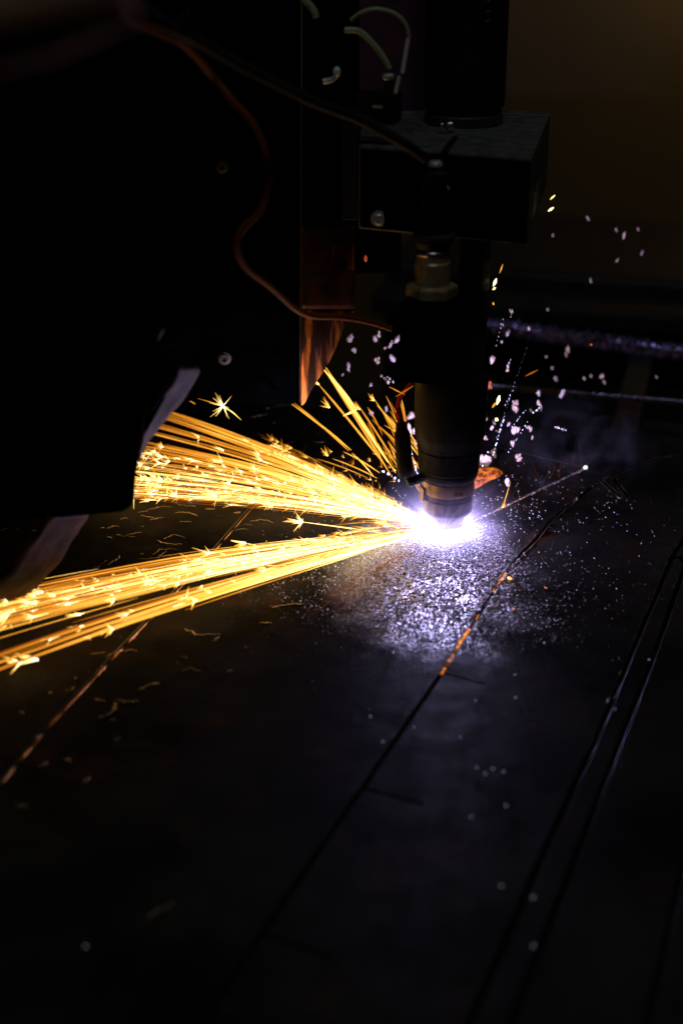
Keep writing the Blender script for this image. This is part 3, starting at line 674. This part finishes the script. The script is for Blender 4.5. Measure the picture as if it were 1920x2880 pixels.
def jet(H, endf, n, sfun, rfun, hfun, tfun, zfun, jit=.0006, bursts=0, origin=Vector((-.002, 0, .003)), bh=.95, core=lambda s: 0):
    lines = []
    for i in range(n):
        s_ = sfun()
        for _ in range(6):
            if noise.noise(Vector((s_*17, n*.7, 2))) > -.08: break
            s_ = sfun()
        E = endf(s_, zfun(s_)); t0, t1 = tfun(s_); d = E-origin; side = Vector((-d.y, d.x, 0)).normalized()
        o1 = side*random.gauss(0, jit*4); bow = random.gauss(0, .0022); pts = []
        ns = 7
        for k in range(ns):
            t = t0+(t1-t0)*k/(ns-1); p = origin + d*t + o1*min(1, t*3) + side*bow*math.sin(math.pi*t) + Vector((0, 0, .006*math.sin(math.pi*t)))
            p.z = max(p.z, .0006); pts.append(p)
        r = rfun(s_)*.74; h = hfun(s_); h += core(s_)
        H.streak(pts, r*(.7+.3*t0), r, h+.6*(1-t0)**2.8, h+.6*(1-t1)**2.8-.12)
        lines.append(pts)
    for i in range(bursts):
        pts = random.choice(lines); p = random.choice(pts[2:]) ; d = pts[-1]-pts[0]
        if random.random() < .5: H.streak([p-d.normalized()*U_(.004, .012), p, p+d.normalized()*U_(.002, .006)], .0004, .0006, .75, 1)
        H.burst(p, d, random.randint(3, 9), random.uniform(.003, .013), random.uniform(.00025, .0006), bh, random.choice([.25, .4, .7]))
U_ = random.uniform
# upper jet
endA = lambda s, z: P(420-150*s, 1125+275*s, z)
cA = lambda s: .12*math.exp(-((s-.78)/.13)**2)-.06
cB = lambda s: .13*math.exp(-((s-.34)/.11)**2)-.10
HA = Heat()
jet(HA, endA, 290, lambda: 1-abs(random.gauss(0, .17)) if random.random() < .8 else U_(.4, .95), lambda s: U_(.00018, .0004), lambda s: U_(.15, .85), lambda s: (lambda a: (a, min(1, a+U_(.25, .8))))(U_(0, .75)), lambda s: U_(.002, .03), bursts=270, core=cA)
jet(HA, endA, 46, lambda: random.choice([.05, .09, .14, .19, .23, .28, .34, .38, .43, .5, .56])+U_(-.012, .012), lambda s: U_(.00045, .0010), lambda s: U_(.42, .62), lambda s: (lambda a: (a, min(1.0, a+U_(.45, .9))))(U_(0.02, .45)), lambda s: U_(.015, .022), bursts=14)
jet(HA, endA, 190, lambda: U_(.02, 1.0), lambda s: U_(.00012, .00032), lambda s: U_(.25, .8), lambda s: (a := U_(0, .3), a+U_(.1, .36)), lambda s: U_(.002, .03), bursts=90, core=cA)
jet(HA, endA, 90, lambda: U_(-.10, .12), lambda s: U_(.0001, .0002), lambda s: U_(.15, .5), lambda s: (a := U_(.08, .5), a+U_(.03, .12)), lambda s: U_(.01, .03), bursts=60, bh=.7)
HA.build('spark_jet', 'upper jet of golden sparks fanning from the arc toward the left guard', 'spark jet', kind='stuff')
# lower jet
endB = lambda s, z: P(-140, 1668+268*s, z)
HB = Heat()
jet(HB, endB, 165, lambda: min(max(random.gauss(.33, .17), -.03), .72), lambda s: U_(.0002, .00055), lambda s: U_(.2, .85), lambda s: (lambda a: (a, min(1, a+U_(.2, .7))))(U_(0, .8)), lambda s: U_(.002, .022), bursts=150, core=cB)
jet(HB, endB, 60, lambda: random.choice([.02, .05, .12, .2, .3, .4, .48, .55, .62, .83, .86, .95, .98, .93])+U_(-.01, .01), lambda s: U_(.0004, .0009), lambda s: U_(.3, .7), lambda s: (lambda a: (a, min(1, a+U_(.4, .9))))(U_(0.05, .5)), lambda s: U_(.008, .012), bursts=22)
jet(HB, endB, 140, lambda: U_(.0, .95), lambda s: U_(.00015, .0004), lambda s: U_(.25, .8), lambda s: (a := U_(0, .25), a+U_(.1, .36)), lambda s: U_(.002, .02), bursts=50, core=cB)
jet(HB, lambda s, z: P(700, 1770+150*s, z), 16, lambda: U_(0, 1), lambda s: U_(.0001, .00022), lambda s: U_(0, .12), lambda s: (a := U_(.15, .3), a+U_(.2, .5)), lambda s: .004)
jet(HB, endB, 5, lambda: U_(1.05, 1.15), lambda s: .0006, lambda s: U_(.4, .55), lambda s: (U_(.1, .2), U_(.52, .60)), lambda s: .006)
for (px, py) in [(105, 1855), (60, 1862), (150, 1690), (90, 1680), (115, 1665), (35, 1720)]: HB.burst(P(px, py, .009), (-1, -.1, 0), 9, .014, .0006, 1, .35)
HB.build('spark_jet', 'lower brighter jet of sparks streaming from the arc to the left edge', 'spark jet', kind='stuff')
# thin middle spray of the gap between the jets
HM = Heat()
jet(HM, lambda s, z: P(850, 1455+150*s, z), 70, lambda: U_(0, 1), lambda s: U_(.0001, .0003), lambda s: U_(.25, .7), lambda s: (a := U_(0, .6), a+U_(.1, .35)), lambda s: U_(.001, .012), bursts=26, bh=.8)
HM.build('spark_spray', 'sparse fine sparks in the dark wedge between the two jets', 'spark spray', kind='stuff')
# steep spray behind the torch
HC = Heat()
def seg(H, a, b, r, h0, h1, z0=.02, z1=.05, Y0=.05, Y1=.09):
    A = Q(*a, Y0); B = Q(*b, Y1); A.z = max(A.z, .002); n = 5
    H.streak([A.lerp(B, k/(n-1)) + Vector((0, 0, .001*math.sin(math.pi*k/(n-1)))) for k in range(n)], r, r*.9, h0, h1)
for (a, b, r, h) in [((1112, 1330), (908, 1022), .0009, .66), ((1098, 1336), (930, 1068), .0010, .58), ((1090, 1300), (905, 1030), .0011, .72), ((1075, 1300), (893, 1078), .0009, .6), ((1125, 1325), (1000, 1130), .0008, .55),
                     ((1000, 1150), (910, 1040), .0013, .75), ((1185, 1330), (1050, 1120), .0007, .62), ((1180, 1312), (1068, 1200), .0006, .55), ((1188, 1300), (1096, 1130), .0005, .5), ((1175, 1280), (1060, 1140), .0008, .66), ((1150, 1290), (1045, 1180), .0005, .5),
                     ((987, 1266), (820, 1136), .0009, .62), ((980, 1268), (828, 1134), .0008, .55), ((1067, 1330), (965, 1270), .0005, .65), ((1060, 1345), (935, 1290), .0005, .6), ((1050, 1340), (990, 1275), .0006, .7), ((1035, 1345), (890, 1290), .0004, .55),
                     ((1180, 1380), (1130, 1300), .0005, .55), ((1186, 1395), (1150, 1345), .0004, .5), ((1140, 1320), (1090, 1240), .0005, .6)]:
    seg(HC, a, b, r, h, h-.05)
for k in range(26):
    px = U_(1050, 1175); py = U_(1180, 1350); seg(HC, (px, py), (px-U_(15, 50), py-U_(30, 90)), U_(.0003, .0007), U_(.3, .7), U_(.3, .7))
for k in range(34):
    px = U_(900, 1170); py = U_(1270, 1420) if px > 1000 else U_(1250, 1340); HC.burst(Q(px, py, .05), (-1, .6, .6), random.randint(3, 6), U_(.003, .007), .0002, U_(.5, .85), .5)
for (px, py) in [(895, 1080), (925, 1145), (1050, 1125), (920, 1280), (1010, 1150)]: HC.burst(Q(px, py, .07), (-1, 0, 1), 8, .009, .0006, .8, .5)
HC.build('spark_spray', 'steep orange spark streaks rising left behind the torch', 'spark spray', kind='stuff')

# single sparks that can be picked out
def lone(name, label, fn, group=None):
    H = Heat(); fn(H); H.build(name, label, 'spark', group)
def f_(H):
    c = Q(628, 1142, -.02); H.streak([c, Q(655, 1160, -.02), Q(678, 1181, -.02)], .0005, .0004, .85, .7); H.burst(c, (-1, 0, 0), 22, .012, .0003, 1, 1.4); H.streak([c, Q(590, 1130, -.02), Q(555, 1120, -.02)], .0004, .0002, .7, .4)
lone('spark_burst', 'star shaped spark burst alone against the black gantry panel', f_)
def f_(H):
    c = P(850, 1468, .01); H.streak([c, P(1000, 1488, .008), P(1140, 1508, .005)], .0006, .0005, .85, .75); H.burst(c, (-1, .2, .1), 18, .014, .0006, 1, .9)
lone('spark_burst', 'bright forked spark head with long tail between the two jets', f_)
def f_(H):
    c = P(690, 1528, .008); H.streak([c, P(780, 1545, .008), P(900, 1560, .006)], .0007, .0006, .8, .8)
    H.streak([c, P(650, 1520, .008)], .0012, .0004, .9, .7, False); H.streak([c, P(655, 1550, .008)], .0010, .0003, .8, .6, False); H.streak([c, P(660, 1535, .008)], .0008, .0003, .8, .6, False)
lone('spark_burst', 'forked orange spark tip just above the lower jet, right of the plate cut', f_)
def f_(H):
    c = P(560, 1588, .008); H.streak([c, P(680, 1592, .008), P(820, 1590, .006)], .0007, .0006, .8, .8); H.burst(c, (-1, .1, 0), 10, .016, .0005, .95, .4)
lone('spark_burst', 'spark tip crossing the left plate cut at the top of the lower jet', f_)
def f_(H): H.streak([P(510, 1112, .05), P(548, 1136, .05)], .0010, .0010, .55, .6)
lone('spark_streak', 'short orange spark streak right beside the upper worn guard edge', f_)
def f_(H):
    H.streak([Q(402, 1107, -.1), Q(432, 1117, -.1)], .0009, .0009, .35, .4)
lone('spark_streak', 'dull orange spark streak left of the upper worn guard edge', f_)
for lab, a, b, r, h in [('upper of two yellow spark dashes right of the clamp block', (1546, 561), (1560, 548), .0006, .85), ('lower thicker yellow spark dash right of the clamp block', (1540, 594), (1556, 583), .0010, .9),
                        ('thin curved orange spark below the clamp block corner', (1404, 768), (1413, 743), .0006, .55), ('bright yellow spark blob right of the square holder block', (1386, 805), (1395, 783), .0014, .9), ('small yellow spark just under the bright blob beside the holder', (1384, 815), (1393, 808), .0011, .8),
                        ('tiny orange spark dot under the sparks beside the holder', (1386, 850), (1388, 858), .0008, .6), ('fat yellow spark falling right of the torch body', (1396, 1138), (1404, 1112), .0016, .95), ('orange spark tail under the fat yellow spark', (1383, 1147), (1393, 1132), .0010, .55),
                        ('round yellow spark low beside the torch sleeve', (1392, 1184), (1398, 1176), .0019, .85), ('small orange dot spark beside the torch sleeve', (1394, 1211), (1395, 1212), .0010, .5), ('red spark streak on black far right of the holder', (1476, 1058), (1512, 1040), .0009, .2),
                        ('red hot spark dot under the violet rim', (1658, 972), (1664, 967), .0014, .2), ('tiny lone orange spark on the black upper left', (222, 332), (232, 337), .0008, .35), ('thin red orange spark crossing left of the torch collar', (1094, 1088), (1138, 1110), .0006, .45),
                        ('dull red spark streak slanting up to the torch collar', (1112, 1116), (1162, 1085), .0008, .28), ('small red spark just left of the torch collar', (1125, 1070), (1152, 1063), .0007, .38), ('short pale yellow dash crossing the steep spark streaks', (965, 1170), (1005, 1151), .0010, .75)]:
    def f_(H, a=a, b=b, r=r, h=h):
        Y = .03 if b[0] > 1300 or b[0] < 400 else .0
        A, B = Q(*a, Y), Q(*b, Y); H.streak([A, A.lerp(B, .5), B], r, r*.9, h, h)
    lone('spark_streak', lab, f_)
def f_(H):
    c = P(1412, 1428, .002); H.streak([c, c+Vector((.003, .002, .010)), c+Vector((.0052, .003, .019))], .0004, .0002, .75, .6); H.burst(c, (.2, 0, 1), 12, .007, .00022, .8, .7)
lone('spark_burst', 'small golden spark leaping up from the fresh cut right of the torch', f_)
H = Heat()
for k in range(30):
    t = U_(.05, 1); c = P(1330+315*t, 1462-147*t, .001); v = Vector((U_(-.5, .7), U_(-.3, .5), U_(.3, 1.6))).normalized()*U_(.004, .022); H.streak([c+v*.3, c+v*.7, c+v], .00007, .00005, U_(.0, .25), U_(.0, .1))
H.build('spark_spray', 'hair fine faint sparks springing up along the fresh cut', 'spark spray', kind='stuff')

# emissive tubes paint spark light leaking up through the curved cut
HOT = [([(1420, 1612), (1402, 1640), (1386, 1664)], .0009), ([(1345, 1730), (1338, 1742)], .0006), ([(1318, 1770), (1294, 1806), (1268, 1852), (1256, 1868)], .0011), ([(1250, 1880), (1240, 1896)], .0009), ([(1190, 1962), (1180, 1975)], .0007), ([(1022, 2210), (985, 2262)], .0006)]
for k, (pxs, r) in enumerate(HOT):
    pts = resample([P(*p, -.0008 if k < 4 else -.003) for p in pxs], .0015)
    o = obj('glowing_slag', tube(pts if len(pts) > 2 else spline(pts, 3), lambda t, k=k, r=r: r*(.7+.5*noise.noise(Vector((t*8, k, 0)))), 8), M['ember'] if k < 4 else M['dullember'], smooth=True)
    props(o, ['orange glow in the curved cut where the short side cut branches off', 'smallest orange fleck in the curved cut above the long glow', 'longest orange glow lying in the curved cut below the arc', 'orange fleck just under the longest glow in the curved cut', 'faint orange fleck far down the curved cut', 'dimmest red smear low in the curved cut beside a side cut'][k], 'glowing slag')
for k, (px, py, r, lab) in enumerate([(1432, 1627, .0015, 'bright orange bead at the start of the short side cut'), (1534, 1653, .0007, 'tiny orange bead at the end of the short side cut'), (1444, 1712, .0008, 'tiny amber bead on the plate below the side cut')]):
    o = obj('glowing_bead', blob(P(px, py, .0003), r, (1, 1, .7), .2, k), M['ember'] if k else fleck('hot_bead', (1, .42, .08), 2.2), smooth=True); props(o, lab, 'glowing bead')
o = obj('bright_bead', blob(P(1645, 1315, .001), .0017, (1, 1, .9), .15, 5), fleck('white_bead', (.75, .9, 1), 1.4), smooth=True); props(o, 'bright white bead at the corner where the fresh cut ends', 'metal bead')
sp_ = spline([P(x, y, 0) for x, y in [(1318, 1322), (1352, 1316), (1392, 1317), (1412, 1328), (1403, 1341), (1380, 1350), (1356, 1364), (1332, 1377), (1318, 1380)]], 5)
cc = sum(sp_, Vector((0, 0, 0)))/len(sp_); sv_ = [cc+Vector((0, 0, .0032))]; sf_ = []
for q in range(1, 7):
    for i, p in enumerate(sp_):
        t = q/6; v = cc.lerp(p, t*(1+.06*noise.noise(p*300))); sv_.append(v+Vector((0, 0, .0030*(1-t**4)+.0012*noise.noise(v*260)*(1-t))))
m_s = len(sp_)
for i in range(m_s):
    sf_.append((0, 1+i, 1+(i+1) % m_s))
    for q in range(5): sf_.append((1+q*m_s+i, 1+(q+1)*m_s+i, 1+(q+1)*m_s+(i+1) % m_s, 1+q*m_s+(i+1) % m_s))
o = obj('hot_slag', (sv_, sf_), M['hotrust'], smooth=True); props(o, 'rough orange slag patch on the plate just right behind the torch', 'slag')

# spatter in the air and on things behind the torch: pale unfocused clumps with painted-in glow
def clump(c, r, n, seed, elong=(1, 1, 1.3)):
    vs = []; fs = []
    for k in range(n):
        off = Vector((random.gauss(0, .42), random.gauss(0, .4), random.gauss(0, .5)))*r if n > 1 else Vector((0, 0, 0))
        b = len(vs); v, f = blob(c+off, r*(U_(.35, .6) if n > 1 else .8), elong, .25, seed+k, ICO3, U_(-.6, .6)); vs += v; fs += [tuple(q+b for q in x) for x in f]
    return vs, fs
c3 = lambda x, y: (960+x/1.633, 600+y/1.633)
DEW = [(662, 1140, 26, 7, 'd'), (700, 1100, 14, 3, 'd'), (808, 1118, 20, 3, 'd'), (868, 985, 17, 2, 'd'), (793, 1000, 20, 3, 'd'), (787, 1057, 16, 2, 'd'), (800, 882, 22, 3, 'd'), (905, 868, 14, 2, 'd'), (903, 825, 14, 2, 'm'), (1012, 828, 16, 1, 'm'), (687, 670, 20, 2, 'd'), (680, 795, 20, 2, 'h'),
       (766, 700, 9, 2, 'd'), (762, 720, 7, 1, 'd'), (860, 530, 10, 2, 'd'), (1035, 633, 14, 2, 'd'), (938, 660, 7, 2, 'd'), (967, 710, 8, 1, 'm'), (983, 760, 11, 1, 'm'), (915, 895, 9, 1, 'm'), (870, 903, 7, 2, 'd'), (780, 450, 8, 2, 'd'), (740, 512, 5, 1, 'd'), (763, 550, 15, 1, 'm'), (735, 590, 7, 1, 'd'),
       (1296, 101, 11, 1, 'd'), (1360, 72, 9, 1, 'm'), (1130, 22, 8, 1, 'm'), (1260, 75, 8, 1, 'm'), (1265, 215, 10, 1, 'm'), (1143, 308, 9, 1, 'm'), (1378, 182, 9, 1, 'm'), (970, 100, 6, 1, 'm'), (1145, 747, 7, 2, 'd'), (1113, 758, 6, 1, 'd'), (1195, 748, 8, 2, 'd'), (1205, 775, 7, 1, 'm'), (1445, 752, 6, 1, 'm'), (945, 442, 7, 1, 'm'),
       (767, 968, 8, 1, 'm'), (700, 960, 8, 1, 'm'), (662, 1030, 12, 2, 'd'), (690, 985, 9, 1, 'd'), (665, 945, 6, 1, 'd'), (875, 1030, 6, 1, 'd'), (990, 985, 6, 2, 'd'), (1018, 995, 5, 2, 'd'), (762, 247*5, 14, 1, 'm'),
       (318, 930, 22, 2, 'd'), (320, 1000, 17, 3, 'd'), (335, 1050, 12, 2, 'd'), (40, 575, 16, 1, 'm'), (175, 553, 12, 2, 'd'), (254, 580, 16, 1, 'm'), (225, 602, 12, 1, 'm'), (233, 665, 14, 1, 'm'), (160, 675, 15, 2, 'd'), (58, 628, 14, 1, 'm'), (32, 706, 14, 1, 'm'), (155, 575, 11, 1, 'm'), (197, 620, 6, 2, 'd'), (183, 748, 5, 2, 'd'), (200, 758, 6, 2, 'd'), (214, 775, 6, 1, 'd'), (135, 788, 8, 1, 'm'), (138, 920, 14, 2, 'm'), (205, 898, 10, 1, 'm'), (5, 740, 8, 1, 'm')]
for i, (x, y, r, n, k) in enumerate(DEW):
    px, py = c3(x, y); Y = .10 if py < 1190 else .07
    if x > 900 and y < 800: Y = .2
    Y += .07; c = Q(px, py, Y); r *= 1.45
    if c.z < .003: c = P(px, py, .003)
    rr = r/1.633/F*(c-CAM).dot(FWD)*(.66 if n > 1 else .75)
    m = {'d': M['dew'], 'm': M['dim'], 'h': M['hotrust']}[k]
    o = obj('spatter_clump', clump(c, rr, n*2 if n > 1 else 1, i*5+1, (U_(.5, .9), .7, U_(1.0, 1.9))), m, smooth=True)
    if i == 0: lab, g = 'largest white spatter clump above the orange slag patch behind the torch', None
    elif i == 25: lab, g = 'brightest pale spatter drop against the olive wall', None
    elif i == 11: lab, g = 'orange lit spatter clump at the right edge of the torch body', None
    elif i == 15: lab, g = 'bright pale clump on black just below the violet rim', None
    elif px < 1130: lab, g = 'pale blurred spatter drop on black between the scorched blade and the torch', 'spatter drops left of the torch'
    elif py < 900: lab, g = 'faint spatter drop against the dark wall or machine bed at right', 'spatter drops over the wall'
    else: lab, g = 'pinkish spatter drop flying right of the torch above the plate', 'spatter drops right of the torch'
    props(o, lab, 'spatter', g)
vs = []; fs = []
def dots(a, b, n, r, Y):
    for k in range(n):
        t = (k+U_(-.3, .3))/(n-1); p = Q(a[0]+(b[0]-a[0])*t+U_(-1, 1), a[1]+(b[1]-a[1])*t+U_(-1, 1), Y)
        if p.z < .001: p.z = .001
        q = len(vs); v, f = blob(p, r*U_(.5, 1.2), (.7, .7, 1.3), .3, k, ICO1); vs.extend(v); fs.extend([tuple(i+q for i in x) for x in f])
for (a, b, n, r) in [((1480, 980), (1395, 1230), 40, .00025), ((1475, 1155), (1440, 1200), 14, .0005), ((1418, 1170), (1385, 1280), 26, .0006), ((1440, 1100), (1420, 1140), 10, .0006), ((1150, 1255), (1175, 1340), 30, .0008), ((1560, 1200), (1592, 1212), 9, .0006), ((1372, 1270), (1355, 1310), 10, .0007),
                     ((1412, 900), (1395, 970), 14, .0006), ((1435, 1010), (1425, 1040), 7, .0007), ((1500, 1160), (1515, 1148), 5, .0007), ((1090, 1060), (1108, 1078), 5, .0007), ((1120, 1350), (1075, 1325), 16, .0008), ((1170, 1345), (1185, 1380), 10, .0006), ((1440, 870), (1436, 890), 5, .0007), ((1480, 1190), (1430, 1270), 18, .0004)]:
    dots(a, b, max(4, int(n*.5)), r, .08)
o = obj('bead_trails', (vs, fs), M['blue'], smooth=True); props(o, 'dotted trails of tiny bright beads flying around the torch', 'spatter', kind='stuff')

# ------------------------------------------------------------------ arc and a glowing volume that paints its lens bloom
ar = obj('plasma_arc', lathe((0, 0, 0), [(.0070, .0003), (.0058, .0018), (.0038, .0034), (.0018, .0044), (.0011, .0050)], 32), M['arc'], smooth=True)
props(ar, 'blinding white plasma arc between nozzle and plate', 'plasma arc')
def gas():
    m = bpy.data.materials.new('ionised_gas'); m.use_nodes = True; nt = m.node_tree; nt.nodes.clear(); L = nt.links.new
    out = nt.nodes.new('ShaderNodeOutputMaterial'); e = nt.nodes.new('ShaderNodeEmission'); tc = nt.nodes.new('ShaderNodeTexCoord')
    ln = nt.nodes.new('ShaderNodeVectorMath'); ln.operation = 'LENGTH'; sq = nt.nodes.new('ShaderNodeVectorMath'); sq.operation = 'MULTIPLY'; sq.inputs[1].default_value = (.78, 1, .95); L(tc.outputs['Object'], sq.inputs[0]); L(sq.outputs[0], ln.inputs[0])
    nrm_ = nt.nodes.new('ShaderNodeVectorMath'); nrm_.operation = 'NORMALIZE'; L(tc.outputs['Object'], nrm_.inputs[0])
    nz = nt.nodes.new('ShaderNodeTexNoise'); nz.inputs['Scale'].default_value = 8; nz.inputs['Detail'].default_value = 2; L(nrm_.outputs[0], nz.inputs['Vector'])
    m1 = nt.nodes.new('ShaderNodeMath'); m1.operation = 'DIVIDE'; L(ln.outputs['Value'], m1.inputs[0]); m1.inputs[1].default_value = .0069
    m2 = nt.nodes.new('ShaderNodeMath'); m2.operation = 'POWER'; L(m1.outputs[0], m2.inputs[0]); m2.inputs[1].default_value = 1.1
    m3 = nt.nodes.new('ShaderNodeMath'); m3.operation = 'MULTIPLY'; L(m2.outputs[0], m3.inputs[0]); m3.inputs[1].default_value = -1
    m4 = nt.nodes.new('ShaderNodeMath'); m4.operation = 'EXPONENT'; L(m3.outputs[0], m4.inputs[0])
    mr = nt.nodes.new('ShaderNodeMapRange'); L(nz.outputs['Fac'], mr.inputs['Value']); mr.inputs['From Min'].default_value = .35; mr.inputs['From Max'].default_value = .65; mr.inputs['To Min'].default_value = .25; mr.inputs['To Max'].default_value = 2.2
    m5 = nt.nodes.new('ShaderNodeMath'); m5.operation = 'MULTIPLY'; L(m4.outputs[0], m5.inputs[0]); L(mr.outputs[0], m5.inputs[1])
    m6 = nt.nodes.new('ShaderNodeMath'); m6.operation = 'MULTIPLY'; L(m5.outputs[0], m6.inputs[0]); m6.inputs[1].default_value = GAS
    e.inputs[0].default_value = (.50, .42, 1, 1); L(m6.outputs[0], e.inputs[1]); L(e.outputs[0], out.inputs['Volume']); m.cycles.emission_sampling = 'NONE' if hasattr(m.cycles, 'emission_sampling') else 'NONE'
    return m
GAS = 820
bv = [Vector((v.x*.055, v.y*.055, max(v.z*.055, .0009))) for v in ICO3[0]]
g = obj('arc_glow', (bv, list(ICO3[1])), gas(), origin=Vector((-.003, -.004, .0035))); props(g, 'violet white glow of hot gas around the arc', 'arc glow', kind='stuff')
# smoke drifting right
def smoke():
    m = bpy.data.materials.new('fume'); m.use_nodes = True; nt = m.node_tree; nt.nodes.clear(); L = nt.links.new
    out = nt.nodes.new('ShaderNodeOutputMaterial'); pv = nt.nodes.new('ShaderNodeVolumePrincipled'); tc = nt.nodes.new('ShaderNodeTexCoord')
    pv.inputs['Color'].default_value = (.75, .73, .85, 1); pv.inputs['Anisotropy'].default_value = .1
    nz = nt.nodes.new('ShaderNodeTexNoise'); nz.inputs['Scale'].default_value = 38; nz.inputs['Detail'].default_value = 4; nz.inputs['Distortion'].default_value = 1.2; L(tc.outputs['Object'], nz.inputs['Vector'])
    mr = nt.nodes.new('ShaderNodeMapRange'); L(nz.outputs['Fac'], mr.inputs['Value']); mr.inputs['From Min'].default_value = .50; mr.inputs['From Max'].default_value = .80; mr.inputs['To Max'].default_value = 2.5
    gr = nt.nodes.new('ShaderNodeTexGradient'); gr.gradient_type = 'SPHERICAL'
    mp = nt.nodes.new('ShaderNodeMapping'); mp.inputs['Scale'].default_value = (14, 14, 24); L(tc.outputs['Object'], mp.inputs['Vector']); L(mp.outputs[0], gr.inputs[0])
    mm = nt.nodes.new('ShaderNodeMath'); mm.operation = 'MULTIPLY'; L(mr.outputs[0], mm.inputs[0]); L(gr.outputs['Fac'], mm.inputs[1]); L(mm.outputs[0], pv.inputs['Density']); L(pv.outputs[0], out.inputs['Volume'])
    return m
sc = P(1600, 1262, .02)
sv = [(sc.x+v.x*.075, sc.y+v.y*.075, max(sc.z+v.z*.045, .001)) for v in ICO3[0]]
o = obj('smoke', (sv, list(ICO3[1])), smoke(), origin=sc); props(o, 'thin violet smoke drifting above the plate right of the torch', 'smoke', kind='stuff')
